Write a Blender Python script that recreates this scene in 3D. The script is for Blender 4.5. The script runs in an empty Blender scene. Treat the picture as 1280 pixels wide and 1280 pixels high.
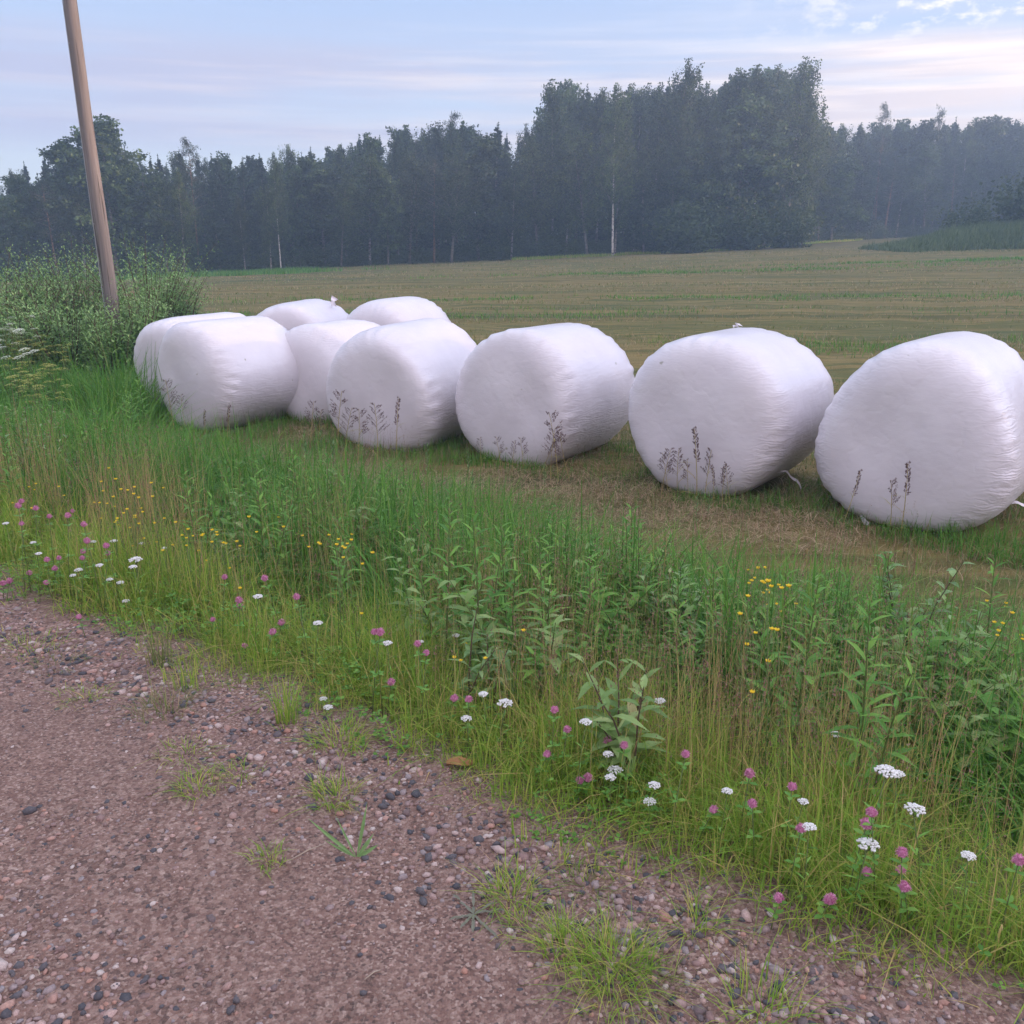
import bpy, math, random
import numpy as np
from mathutils import Vector, Matrix

SEED = 7
random.seed(SEED)
RNG = np.random.default_rng(SEED)
D = bpy.data
C = bpy.context.scene.collection
PI = math.pi

# ------------------------------------------------------------------ camera model (photo pixels, 1280 x 1280)
F = 1150.0
CAMZ = 1.60
PITCH = math.atan(345.0 / F)
cp, sp = math.cos(PITCH), math.sin(PITCH)
CAM = np.array([0.0, 0.0, CAMZ])


def ray(px, py):
    x, y = (px - 640) / F, (py - 640) / F
    return np.array([x, cp - y * sp, -sp - y * cp])


def project(P):
    P = np.asarray(P, float)
    v = P - CAM
    dep = v[..., 1] * cp - v[..., 2] * sp
    dn = -v[..., 1] * sp - v[..., 2] * cp
    dep_ = np.where(dep > 0.05, dep, 0.05)
    return 640 + F * v[..., 0] / dep_, 640 + F * dn / dep_, dep


# ------------------------------------------------------------------ terrain
P0 = np.array([-2.43, 4.08])
DR = np.array([0.815, -0.579])     # along the road
NR = np.array([0.579, 0.815])      # from the road into the field


def ts(x, y):
    dx, dy = x - P0[0], y - P0[1]
    return dx * DR[0] + dy * DR[1], dx * NR[0] + dy * NR[1]


def sstep(a, b, x):
    t = np.clip((x - a) / (b - a), 0, 1)      # a > b gives the falling step
    return t * t * (3 - 2 * t)


_LAT = np.random.default_rng(99).random((257, 257))


def vnoise(x, y, sc=1.0, off=0.0):
    x = np.asarray(x, float) * sc + 37.1 + off * 17.3
    y = np.asarray(y, float) * sc + 91.7 + off * 5.9
    xi, yi = np.floor(x).astype(int), np.floor(y).astype(int)
    fx, fy = x - xi, y - yi
    fx, fy = fx * fx * (3 - 2 * fx), fy * fy * (3 - 2 * fy)
    a = _LAT[xi % 256, yi % 256]
    b = _LAT[(xi + 1) % 256, yi % 256]
    c = _LAT[xi % 256, (yi + 1) % 256]
    d = _LAT[(xi + 1) % 256, (yi + 1) % 256]
    return (a * (1 - fx) + b * fx) * (1 - fy) + (c * (1 - fx) + d * fx) * fy


def fnoise(x, y, sc=1.0, off=0.0):
    return 0.55 * vnoise(x, y, sc, off) + 0.3 * vnoise(x, y, sc * 2.1, off + 3) + 0.15 * vnoise(x, y, sc * 4.3, off + 7)


def edge_wobble(t):
    return 0.16 * (vnoise(t, t * 0, 1.1, 5) - 0.5) + 0.10 * (vnoise(t, t * 0, 3.7, 6) - 0.5)


def zt(x, y):
    x = np.asarray(x, float)
    y = np.asarray(y, float)
    t, s = ts(x, y)
    road = 0.012 * (vnoise(x, y, 1.3) - 0.5) + 0.006 * (vnoise(x, y, 5.0) - 0.5)
    prof = -0.10 * sstep(0.0, 0.6, s) - 0.30 * sstep(0.45, 1.5, s) + 0.05 * sstep(1.7, 3.0, s)
    far = sstep(15, 70, y) * (0.036 * np.clip(x, -60, 70) + 0.15)
    far = far + 0.0 * x
    bumps = sstep(0.2, 1.5, s) * (0.10 * (vnoise(x, y, 0.8, 2) - 0.5) + 0.04 * (vnoise(x, y, 2.9, 3) - 0.5))
    return road + prof + far + bumps


def ground_hit(px, py, h=0.0):
    """the point on the view line through a photo pixel that stands h above the ground"""
    r = ray(px, py)
    tt = np.linspace(1.0, 140.0, 28000)
    P = CAM[None, :] + r[None, :] * tt[:, None]
    g = P[:, 2] - zt(P[:, 0], P[:, 1]) - h
    k = int(np.argmax(g <= 0)) if (g <= 0).any() else len(tt) - 1
    return P[k]


def base_top(px, py_base, py_top):
    """ground point under a pixel, and the height of something rising from it to row py_top"""
    P = ground_hit(px, py_base)
    y = P[1]
    k = (py_top - 640) / F
    # solve (-(y)*sp - v*cp) = k*(y*cp - v*sp) for v = z - CAMZ
    v = (-(y * sp) - k * y * cp) / (cp - k * sp)
    return P, max(0.05, v + CAMZ - P[2])


# ------------------------------------------------------------------ helpers for objects
def mesh_np(name, V, T, mats, smooth=False, mi=None, attr=None):
    V = np.ascontiguousarray(V, dtype=np.float32)
    T = np.ascontiguousarray(T, dtype=np.int32)
    k = T.shape[1]
    me = D.meshes.new(name)
    me.vertices.add(len(V))
    me.vertices.foreach_set('co', V.ravel())
    me.loops.add(T.size)
    me.loops.foreach_set('vertex_index', T.ravel())
    me.polygons.add(len(T))
    me.polygons.foreach_set('loop_start', np.arange(0, T.size, k, dtype=np.int32))
    me.polygons.foreach_set('loop_total', np.full(len(T), k, dtype=np.int32))
    if mi is not None:
        me.polygons.foreach_set('material_index', np.ascontiguousarray(mi, dtype=np.int32))
    if smooth:
        me.polygons.foreach_set('use_smooth', np.ones(len(T), dtype=bool))
    me.update(calc_edges=True)
    if attr:
        for n, a in attr.items():
            at = me.attributes.new(n, 'FLOAT', 'POINT')
            at.data.foreach_set('value', np.ascontiguousarray(a, dtype=np.float32))
    for m in (mats if isinstance(mats, (list, tuple)) else [mats]):
        me.materials.append(m)
    return me


class MB:
    """collects polygons with mixed sizes"""

    def __init__(self):
        self.v, self.f, self.m = [], [], []

    def add(self, vs, fs, mi=0):
        o = len(self.v)
        self.v += [tuple(float(c) for c in p) for p in vs]
        for f in fs:
            self.f.append(tuple(i + o for i in f))
            self.m.append(mi)

    def tube(self, pts, radii, n=6, mi=0, cap=True):
        pts = [np.asarray(p, float) for p in pts]
        rings = []
        for i, p in enumerate(pts):
            a = pts[max(0, i - 1)]
            b = pts[min(len(pts) - 1, i + 1)]
            d = b - a
            d = d / (np.linalg.norm(d) + 1e-9)
            u = np.cross(d, [0.0, 1.0, 0.02] if abs(d[1]) < 0.9 else [1.0, 0, 0])
            u /= np.linalg.norm(u) + 1e-9
            w = np.cross(d, u)
            rings.append([p + radii[i] * (math.cos(2 * PI * k / n) * u + math.sin(2 * PI * k / n) * w) for k in range(n)])
        vs = [q for r in rings for q in r]
        fs = []
        for i in range(len(pts) - 1):
            for k in range(n):
                k2 = (k + 1) % n
                fs.append((i * n + k, i * n + k2, (i + 1) * n + k2, (i + 1) * n + k))
        if cap:
            fs.append(tuple(range((len(pts) - 1) * n, len(pts) * n)))
            fs.append(tuple(reversed(range(n))))
        self.add(vs, fs, mi)

    def leaf(self, base, d, up, L, W, bend=0.25, fold=0.2, mi=0):
        """a pointed oval leaf, folded along its midrib, six faces"""
        d = np.asarray(d, float)
        d = d / (np.linalg.norm(d) + 1e-9)
        side = np.cross(d, up)
        nn = np.linalg.norm(side)
        side = side / nn if nn > 1e-6 else np.array([1.0, 0, 0])
        nrm = np.cross(side, d)
        base = np.asarray(base, float)
        prof = [(0.0, 0.06), (0.3, 0.85), (0.62, 0.9), (1.0, 0.0)]
        vs = []
        for t, w in prof:
            c = base + d * (L * t) - nrm * (bend * L * t * t)
            if w == 0:
                vs.append(c)
            else:
                vs += [c - side * (W * 0.5 * w) + nrm * (fold * W * 0.5 * w), c, c + side * (W * 0.5 * w) + nrm * (fold * W * 0.5 * w)]
        fs = [(0, 1, 4, 3), (1, 2, 5, 4), (3, 4, 7, 6), (4, 5, 8, 7), (6, 7, 9), (7, 8, 9)]
        self.add(vs, fs, mi)

    def mesh(self, name, mats, smooth=False):
        me = D.meshes.new(name)
        me.from_pydata(self.v, [], self.f)
        for m in (mats if isinstance(mats, (list, tuple)) else [mats]):
            me.materials.append(m)
        me.polygons.foreach_set('material_index', self.m)
        if smooth:
            me.polygons.foreach_set('use_smooth', [True] * len(self.f))
        me.update()
        return me


def obj(name, me, parent=None, loc=None):
    o = D.objects.new(name, me)
    C.objects.link(o)
    if parent is not None:
        o.parent = parent
    if loc is not None:
        o.location = loc
    return o


def tag(o, label=None, cat=None, group=None, kind=None):
    if label:
        o['label'] = label
    if cat:
        o['category'] = cat
    if group:
        o['group'] = group
    if kind:
        o['kind'] = kind
    return o


def thing(name, label, cat, loc=(0, 0, 0), rz=0.0, group=None, me=None):
    o = D.objects.new(name, me)
    C.objects.link(o)
    o.location = loc
    o.rotation_euler = (0, 0, rz)
    return tag(o, label, cat, group)


def dup(root, loc, rz=0.0, sc=1.0, label=None, group=None, tilt=(0, 0)):
    r = root.copy()
    C.objects.link(r)
    r.location = loc
    r.rotation_euler = (tilt[0], tilt[1], rz)
    r.scale = (sc, sc, sc) if not isinstance(sc, tuple) else sc
    if label:
        r['label'] = label
    if group:
        r['group'] = group
    for ch in list(root.children):
        c = ch.copy()
        C.objects.link(c)
        c.parent = r
        for g in list(ch.children):
            d = g.copy()
            C.objects.link(d)
            d.parent = c
    return r


class Stamp:
    """places a prototype thing: the first call uses it, later calls copy it"""

    def __init__(self, root):
        self.root, self.used = root, False

    def put(self, loc, rz=0.0, sc=1.0, label=None, group=None, tilt=(0, 0)):
        loc = tuple(float(c) for c in loc)
        if self.used:
            return dup(self.root, loc, rz, sc, label, group, tilt)
        self.used = True
        r = self.root
        r.location = loc
        r.rotation_euler = (tilt[0], tilt[1], rz)
        r.scale = (sc, sc, sc) if not isinstance(sc, tuple) else sc
        if label:
            r['label'] = label
        if group:
            r['group'] = group
        return r


# ------------------------------------------------------------------ materials
def new_mat(name):
    m = D.materials.new(name)
    m.use_nodes = True
    nt = m.node_tree
    nt.nodes.clear()
    out = nt.nodes.new('ShaderNodeOutputMaterial')
    return m, nt, out


def N(nt, t, **kw):
    n = nt.nodes.new(t)
    for k, v in kw.items():
        setattr(n, k, v)
    return n


def ramp(nt, stops, interp='LINEAR'):
    r = N(nt, 'ShaderNodeValToRGB')
    r.color_ramp.interpolation = interp
    e = r.color_ramp.elements
    while len(e) > 1:
        e.remove(e[-1])
    e[0].position, e[0].color = stops[0][0], (*stops[0][1], 1)
    for p, c in stops[1:]:
        q = e.new(p)
        q.color = (*c, 1)
    return r


def leaf_mat(name, stops, trans=0.35, rough=0.55, objvar=0.0, spec=0.25, tint=None):
    """foliage: colour per leaf (random per island), part of the light goes through"""
    m, nt, out = new_mat(name)
    L = nt.links
    geo = N(nt, 'ShaderNodeNewGeometry')
    r = ramp(nt, stops)
    L.new(geo.outputs['Random Per Island'], r.inputs[0])
    col = r.outputs[0]
    if objvar:
        oi = N(nt, 'ShaderNodeObjectInfo')
        hs = N(nt, 'ShaderNodeHueSaturation')
        mr = N(nt, 'ShaderNodeMapRange')
        mr.inputs['To Min'].default_value = 1 - objvar
        mr.inputs['To Max'].default_value = 1 + objvar
        L.new(oi.outputs['Random'], mr.inputs['Value'])
        L.new(mr.outputs[0], hs.inputs['Value'])
        mr2 = N(nt, 'ShaderNodeMapRange')
        mr2.inputs['To Min'].default_value = 0.5 - objvar * 0.06
        mr2.inputs['To Max'].default_value = 0.5 + objvar * 0.06
        ml = N(nt, 'ShaderNodeMath', operation='MULTIPLY')
        ml.inputs[1].default_value = 7.31
        fr = N(nt, 'ShaderNodeMath', operation='FRACT')
        L.new(oi.outputs['Random'], ml.inputs[0])
        L.new(ml.outputs[0], fr.inputs[0])
        L.new(fr.outputs[0], mr2.inputs['Value'])
        L.new(mr2.outputs[0], hs.inputs['Hue'])
        L.new(col, hs.inputs['Color'])
        col = hs.outputs[0]
    if objvar:
        tc = N(nt, 'ShaderNodeTexCoord')
        cl = noise(nt, tc.outputs['Object'], 0.9, 3)
        cr = ramp(nt, [(0.34, (0.50, 0.52, 0.56)), (0.5, (0.95, 0.95, 0.95)), (0.66, (1.65, 1.60, 1.40))])
        L.new(cl.outputs['Fac'], cr.inputs[0])
        col = mixc(nt, 1.0, col, cr.outputs[0], 'MULTIPLY')
    p = N(nt, 'ShaderNodeBsdfPrincipled')
    p.inputs['Roughness'].default_value = rough
    p.inputs['Specular IOR Level'].default_value = spec
    L.new(col, p.inputs['Base Color'])
    t = N(nt, 'ShaderNodeBsdfTranslucent')
    L.new(col, t.inputs['Color'])
    mx = N(nt, 'ShaderNodeMixShader')
    mx.inputs[0].default_value = trans
    L.new(p.outputs[0], mx.inputs[1])
    L.new(t.outputs[0], mx.inputs[2])
    L.new(mx.outputs[0], out.inputs['Surface'])
    return m


def noise(nt, vec, scale, detail=4, rough=0.55):
    n = N(nt, 'ShaderNodeTexNoise')
    n.inputs['Scale'].default_value = scale
    n.inputs['Detail'].default_value = detail
    n.inputs['Roughness'].default_value = rough
    if vec is not None:
        nt.links.new(vec, n.inputs['Vector'])
    return n


def mixc(nt, fac, a, b, mode='MIX'):
    m = N(nt, 'ShaderNodeMix', data_type='RGBA', blend_type=mode)
    for s, v in ((0, fac), (6, a), (7, b)):
        if isinstance(v, (int, float)):
            m.inputs[s].default_value = v
        elif isinstance(v, tuple):
            m.inputs[s].default_value = (*v, 1)
        else:
            nt.links.new(v, m.inputs[s])
    return m.outputs[2]


def mapping(nt, vec, scale=(1, 1, 1), rot=(0, 0, 0)):
    mp = N(nt, 'ShaderNodeMapping')
    mp.inputs['Scale'].default_value = scale
    mp.inputs['Rotation'].default_value = rot
    nt.links.new(vec, mp.inputs['Vector'])
    return mp.outputs[0]


def bump(nt, h, strength, dist, prev=None):
    b = N(nt, 'ShaderNodeBump')
    b.inputs['Strength'].default_value = strength
    b.inputs['Distance'].default_value = dist
    nt.links.new(h, b.inputs['Height'])
    if prev is not None:
        nt.links.new(prev, b.inputs['Normal'])
    return b.outputs[0]


def principled(nt, out, col, rough=0.8, nrm=None, spec=0.3):
    p = N(nt, 'ShaderNodeBsdfPrincipled')
    if isinstance(col, tuple):
        p.inputs['Base Color'].default_value = (*col, 1)
    else:
        nt.links.new(col, p.inputs['Base Color'])
    p.inputs['Roughness'].default_value = rough
    p.inputs['Specular IOR Level'].default_value = spec
    if nrm is not None:
        nt.links.new(nrm, p.inputs['Normal'])
    nt.links.new(p.outputs[0], out.inputs['Surface'])
    return p


def plain(name, col, rough=0.7, spec=0.3, var=0.0):
    m, nt, out = new_mat(name)
    if var:
        tc = N(nt, 'ShaderNodeTexCoord')
        n = noise(nt, tc.outputs['Object'], 30)
        c = mixc(nt, n.outputs['Fac'], tuple(x * (1 - var) for x in col), tuple(min(1, x * (1 + var)) for x in col))
        principled(nt, out, c, rough, spec=spec)
    else:
        principled(nt, out, col, rough, spec=spec)
    return m


# ---- road
def mat_road():
    m, nt, out = new_mat('road_gravel_dirt')
    L = nt.links
    tc = N(nt, 'ShaderNodeTexCoord')
    P = tc.outputs['Object']
    big = noise(nt, P, 1.7, 4)
    mid = noise(nt, P, 9, 5)
    fine = noise(nt, P, 160, 3, 0.7)
    v1 = N(nt, 'ShaderNodeTexVoronoi')
    v1.inputs['Scale'].default_value = 150
    L.new(P, v1.inputs['Vector'])
    v2 = N(nt, 'ShaderNodeTexVoronoi')
    v2.inputs['Scale'].default_value = 75
    L.new(P, v2.inputs['Vector'])
    base = ramp(nt, [(0.3, (0.150, 0.094, 0.086)), (0.5, (0.215, 0.140, 0.130)), (0.72, (0.299, 0.208, 0.192))])
    L.new(mid.outputs['Fac'], base.inputs[0])
    sep = N(nt, 'ShaderNodeSeparateColor')
    L.new(v1.outputs['Color'], sep.inputs[0])
    grit = ramp(nt, [(0.0, (0.039, 0.036, 0.039)), (0.25, (0.150, 0.094, 0.086)), (0.6, (0.247, 0.159, 0.140)), (0.9, (0.390, 0.299, 0.273)), (1.0, (0.546, 0.455, 0.429))])
    L.new(sep.outputs[0], grit.inputs[0])
    c = mixc(nt, 0.6, base.outputs[0], grit.outputs[0])
    sep2 = N(nt, 'ShaderNodeSeparateColor')
    L.new(v2.outputs['Color'], sep2.inputs[0])
    grit2 = ramp(nt, [(0.0, (0.039, 0.039, 0.044)), (0.3, (0.169, 0.104, 0.091)), (0.7, (0.260, 0.176, 0.163)), (1.0, (0.429, 0.338, 0.312))])
    L.new(sep2.outputs[1], grit2.inputs[0])
    k = ramp(nt, [(0.42, (0, 0, 0)), (0.62, (0.6, 0.6, 0.6))])
    L.new(big.outputs['Fac'], k.inputs[0])
    c = mixc(nt, k.outputs[0], c, grit2.outputs[0])
    h = N(nt, 'ShaderNodeMath', operation='SUBTRACT')
    h.inputs[0].default_value = 1.0
    L.new(v1.outputs['Distance'], h.inputs[1])
    n1 = bump(nt, h.outputs[0], 0.9, 0.004)
    n2 = bump(nt, fine.outputs['Fac'], 0.6, 0.003, n1)
    n3 = bump(nt, mid.outputs['Fac'], 0.5, 0.02, n2)
    c = mixc(nt, 1.0, c, (0.90, 0.83, 0.75), 'MULTIPLY')
    principled(nt, out, c, 0.9, n3, 0.2)
    return m


# ---- field and verge soil
def mat_ground():
    m, nt, out = new_mat('field_soil_and_stubble')
    L = nt.links
    tc = N(nt, 'ShaderNodeTexCoord')
    P = tc.outputs['Object']
    at = N(nt, 'ShaderNodeAttribute', attribute_name='mown')
    soil_n = noise(nt, P, 14, 5)
    soil = ramp(nt, [(0.3, (0.080, 0.085, 0.034)), (0.7, (0.190, 0.175, 0.080))])
    L.new(soil_n.outputs['Fac'], soil.inputs[0])
    st = noise(nt, mapping(nt, P, (0.028, 0.75, 1), (0, 0, math.radians(-2.5))), 1.0, 6, 0.62)
    fn = noise(nt, mapping(nt, P, (1.6, 7, 1)), 1.0, 6, 0.7)
    pt = noise(nt, mapping(nt, P, (0.09, 0.28, 1)), 1.0, 4, 0.6)
    stub = ramp(nt, [(0.30, (0.068, 0.075, 0.027)), (0.42, (0.125, 0.110, 0.040)), (0.49, (0.205, 0.156, 0.065)), (0.55, (0.090, 0.099, 0.034)), (0.62, (0.175, 0.143, 0.056)), (0.72, (0.250, 0.193, 0.086))])
    L.new(st.outputs['Fac'], stub.inputs[0])
    ff = ramp(nt, [(0.25, (0.62, 0.62, 0.62)), (0.75, (1.3, 1.26, 1.2))])
    L.new(fn.outputs['Fac'], ff.inputs[0])
    c = mixc(nt, 1.0, stub.outputs[0], ff.outputs[0], 'MULTIPLY')
    gk = ramp(nt, [(0.52, (0, 0, 0)), (0.68, (0.6, 0.6, 0.6))])
    L.new(pt.outputs['Fac'], gk.inputs[0])
    c = mixc(nt, gk.outputs[0], c, (0.062, 0.084, 0.030))
    c = mixc(nt, at.outputs['Fac'], soil.outputs[0], c)
    b1 = bump(nt, fn.outputs['Fac'], 0.6, 0.05)
    b2 = bump(nt, soil_n.outputs['Fac'], 0.6, 0.03, b1)
    principled(nt, out, c, 0.95, b2, 0.1)
    return m


# ---- bale film
def mat_film():
    m, nt, out = new_mat('white_stretch_film')
    L = nt.links
    tc = N(nt, 'ShaderNodeTexCoord')
    P = tc.outputs['Object']
    oi = N(nt, 'ShaderNodeObjectInfo')
    sh = N(nt, 'ShaderNodeVectorMath', operation='ADD')
    L.new(P, sh.inputs[0])
    ml = N(nt, 'ShaderNodeVectorMath', operation='SCALE')
    ml.inputs[0].default_value = (13, 7, 5)
    L.new(oi.outputs['Random'], ml.inputs['Scale'])
    L.new(ml.outputs[0], sh.inputs[1])
    Q = sh.outputs[0]
    streak = noise(nt, mapping(nt, Q, (9, 0.9, 26)), 1.0, 5, 0.6)
    wr = N(nt, 'ShaderNodeTexWave', wave_type='BANDS', bands_direction='Z')
    wr.inputs['Scale'].default_value = 11
    wr.inputs['Distortion'].default_value = 14
    wr.inputs['Detail'].default_value = 3
    wr.inputs['Detail Scale'].default_value = 1.6
    L.new(mapping(nt, Q, (0.5, 0.25, 1)), wr.inputs['Vector'])
    wm = N(nt, 'ShaderNodeAttribute', attribute_name='wrinkle')
    wrm = N(nt, 'ShaderNodeMath', operation='MULTIPLY')
    L.new(wr.outputs['Fac'], wrm.inputs[0])
    L.new(wm.outputs['Fac'], wrm.inputs[1])
    lump = noise(nt, Q, 3.2, 3)
    fine = noise(nt, mapping(nt, Q, (30, 6, 60)), 1.0, 3)
    fin2 = N(nt, 'ShaderNodeMath', operation='MULTIPLY')
    L.new(fine.outputs['Fac'], fin2.inputs[0])
    L.new(wm.outputs['Fac'], fin2.inputs[1])
    rn = noise(nt, mapping(nt, Q, (4.5, 2.0, 4.5)), 1.0, 3, 0.5)
    rs = N(nt, 'ShaderNodeMath', operation='SUBTRACT')
    rs.inputs[1].default_value = 0.5
    ra = N(nt, 'ShaderNodeMath', operation='ABSOLUTE')
    rp = ramp(nt, [(0.0, (0, 0, 0)), (0.06, (0.8, 0.8, 0.8)), (0.2, (1, 1, 1))])
    L.new(rn.outputs['Fac'], rs.inputs[0])
    L.new(rs.outputs[0], ra.inputs[0])
    L.new(ra.outputs[0], rp.inputs[0])
    n0 = bump(nt, rp.outputs[0], 0.10, 0.010)
    n1 = bump(nt, lump.outputs['Fac'], 0.20, 0.05, n0)
    n2 = bump(nt, streak.outputs['Fac'], 0.07, 0.02, n1)
    n3 = bump(nt, wrm.outputs[0], 0.24, 0.014, n2)
    n4 = bump(nt, fin2.outputs[0], 0.10, 0.008, n3)
    # faint uneven tone of the silage showing through the film, plus stuck bits of straw
    tone = ramp(nt, [(0.3, (0.60, 0.555, 0.595)), (0.7, (0.66, 0.615, 0.655))])
    L.new(lump.outputs['Fac'], tone.inputs[0])
    vo = noise(nt, mapping(nt, Q, (8, 22, 17), (0.7, 0.4, 0.2)), 1.0, 2, 0.4)
    sk = ramp(nt, [(0.775, (0, 0, 0)), (0.80, (0.75, 0.75, 0.75))])
    L.new(vo.outputs['Fac'], sk.inputs[0])
    c = mixc(nt, sk.outputs[0], tone.outputs[0], (0.30, 0.27, 0.20))
    p = principled(nt, out, c, 0.29, n4, 0.6)
    p.inputs['Subsurface Weight'].default_value = 0.0
    return m


def mat_pole():
    m, nt, out = new_mat('weathered_pole_wood')
    L = nt.links
    tc = N(nt, 'ShaderNodeTexCoord')
    P = tc.outputs['Object']
    g = noise(nt, mapping(nt, P, (28, 28, 1.1)), 1.0, 6, 0.65)
    c = ramp(nt, [(0.25, (0.085, 0.076, 0.074)), (0.45, (0.165, 0.145, 0.138)), (0.75, (0.28, 0.245, 0.23))])
    L.new(g.outputs['Fac'], c.inputs[0])
    b = noise(nt, mapping(nt, P, (2, 2, 0.5)), 1.0, 3)
    c2 = mixc(nt, b.outputs['Fac'], c.outputs[0], (0.15, 0.13, 0.122))
    ck = noise(nt, mapping(nt, P, (46, 46, 0.7)), 1.0, 2, 0.4)
    ckr = ramp(nt, [(0.60, (1, 1, 1)), (0.66, (0.35, 0.33, 0.32))])
    L.new(ck.outputs['Fac'], ckr.inputs[0])
    c2 = mixc(nt, 1.0, c2, ckr.outputs[0], 'MULTIPLY')
    n1 = bump(nt, g.outputs['Fac'], 0.5, 0.01)
    principled(nt, out, c2, 0.85, n1, 0.2)
    return m


def mat_bark(name, light, dark, sc=(3, 3, 9), lo=0.42, hi=0.6):
    m, nt, out = new_mat(name)
    L = nt.links
    tc = N(nt, 'ShaderNodeTexCoord')
    n = noise(nt, mapping(nt, tc.outputs['Object'], sc), 1.0, 4)
    c = ramp(nt, [(lo, dark), (hi, light)])
    L.new(n.outputs['Fac'], c.inputs[0])
    principled(nt, out, c.outputs[0], 0.85, bump(nt, n.outputs['Fac'], 0.4, 0.02), 0.2)
    return m


def stone_mat():
    m, nt, out = new_mat('gravel_stone')
    L = nt.links
    geo = N(nt, 'ShaderNodeNewGeometry')
    tc = N(nt, 'ShaderNodeTexCoord')
    r = ramp(nt, [(0.0, (0.060, 0.060, 0.070)), (0.2, (0.100, 0.092, 0.100)), (0.32, (0.185, 0.122, 0.112)), (0.5, (0.27, 0.178, 0.162)),
                  (0.66, (0.255, 0.225, 0.230)), (0.80, (0.36, 0.195, 0.145)), (0.92, (0.42, 0.32, 0.295)), (1.0, (0.46, 0.40, 0.37))])
    L.new(geo.outputs['Random Per Island'], r.inputs[0])
    n = noise(nt, tc.outputs['Object'], 220, 3)
    k = ramp(nt, [(0.3, (0.78, 0.76, 0.76)), (0.7, (1.15, 1.12, 1.12))])
    L.new(n.outputs['Fac'], k.inputs[0])
    c = mixc(nt, 1.0, r.outputs[0], k.outputs[0], 'MULTIPLY')
    principled(nt, out, c, 0.75, bump(nt, n.outputs['Fac'], 0.3, 0.002), 0.3)
    return m


M = {}
M['road'] = mat_road()
M['ground'] = mat_ground()
M['film'] = mat_film()
M['pole'] = mat_pole()
M['wire'] = plain('galvanised_wire', (0.32, 0.32, 0.33), 0.5, 0.5)
M['stone'] = stone_mat()
M['verge'] = leaf_mat('verge_grass_blades', [(0.0, (0.161, 0.297, 0.037)), (0.45, (0.258, 0.411, 0.054)), (0.72, (0.386, 0.462, 0.078)), (0.9, (0.515, 0.442, 0.135)), (1.0, (0.592, 0.430, 0.187))], 0.5)
M['tall'] = leaf_mat('tall_grass_blades', [(0.0, (0.059, 0.174, 0.026)), (0.5, (0.100, 0.255, 0.036)), (0.85, (0.154, 0.310, 0.047)), (0.97, (0.212, 0.310, 0.065)), (1.0, (0.331, 0.316, 0.107))], 0.36)
M['dry'] = leaf_mat('dry_grass_stems', [(0.0, (0.337, 0.197, 0.106)), (0.35, (0.449, 0.295, 0.140)), (0.65, (0.449, 0.379, 0.140)), (1.0, (0.309, 0.365, 0.098))], 0.35)
M['panicle'] = leaf_mat('grass_seed_heads', [(0.0, (0.15, 0.075, 0.06)), (0.5, (0.23, 0.125, 0.09)), (1.0, (0.30, 0.20, 0.13))], 0.3)
M['stub'] = leaf_mat('stubble_blades', [(0.0, (0.117, 0.172, 0.050)), (0.40, (0.165, 0.207, 0.063)), (0.58, (0.261, 0.227, 0.103)), (0.8, (0.351, 0.254, 0.144)), (1.0, (0.454, 0.358, 0.213))], 0.35)
M['straw'] = leaf_mat('cut_dry_straw', [(0.0, (0.210, 0.138, 0.081)), (0.5, (0.339, 0.233, 0.138)), (1.0, (0.483, 0.371, 0.226))], 0.2)
M['purple'] = leaf_mat('purple_grass_panicle', [(0.0, (0.105, 0.070, 0.075)), (0.6, (0.180, 0.120, 0.120)), (1.0, (0.27, 0.19, 0.16))], 0.25)
M['herb'] = leaf_mat('herb_leaves', [(0.0, (0.085, 0.222, 0.040)), (0.6, (0.139, 0.319, 0.057)), (1.0, (0.244, 0.444, 0.086))], 0.38)
M['willow'] = leaf_mat('willow_leaves', [(0.0, (0.114, 0.218, 0.072)), (0.6, (0.189, 0.317, 0.110)), (0.95, (0.297, 0.427, 0.169)), (1.0, (0.436, 0.436, 0.178))], 0.3, 0.45, spec=0.4)
M['broadleaf'] = leaf_mat('broad_willow_leaves', [(0.0, (0.143, 0.247, 0.072)), (0.6, (0.221, 0.345, 0.104)), (0.93, (0.312, 0.429, 0.156)), (1.0, (0.364, 0.312, 0.143))], 0.35, 0.5, spec=0.3)
M['shrub'] = leaf_mat('shrub_leaves', [(0.0, (0.143, 0.246, 0.085)), (0.6, (0.220, 0.362, 0.121)), (1.0, (0.350, 0.505, 0.198))], 0.3)
M['dusty'] = leaf_mat('dusty_weed_leaf', [(0.0, (0.13, 0.135, 0.095)), (1.0, (0.20, 0.20, 0.15))], 0.2)
M['stem'] = plain('green_stem', (0.10, 0.14, 0.04), 0.6)
M['twig'] = plain('brown_twig', (0.10, 0.065, 0.045), 0.8)
M['reds'] = leaf_mat('sorrel_seed_spike', [(0.0, (0.20, 0.075, 0.045)), (1.0, (0.34, 0.16, 0.085))], 0.25)
M['pink'] = leaf_mat('clover_petals', [(0.0, (0.473, 0.144, 0.273)), (0.6, (0.631, 0.259, 0.422)), (1.0, (0.789, 0.489, 0.596))], 0.3)
M['white'] = leaf_mat('white_florets', [(0.0, (0.72, 0.70, 0.68)), (1.0, (0.85, 0.84, 0.82))], 0.25)
M['cream'] = leaf_mat('pale_umbel_florets', [(0.0, (0.625, 0.663, 0.525)), (1.0, (0.850, 0.875, 0.750))], 0.25)
M['yellow'] = leaf_mat('buttercup_petals', [(0.0, (0.72, 0.46, 0.015)), (1.0, (0.85, 0.62, 0.04))], 0.25, 0.35)
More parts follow.
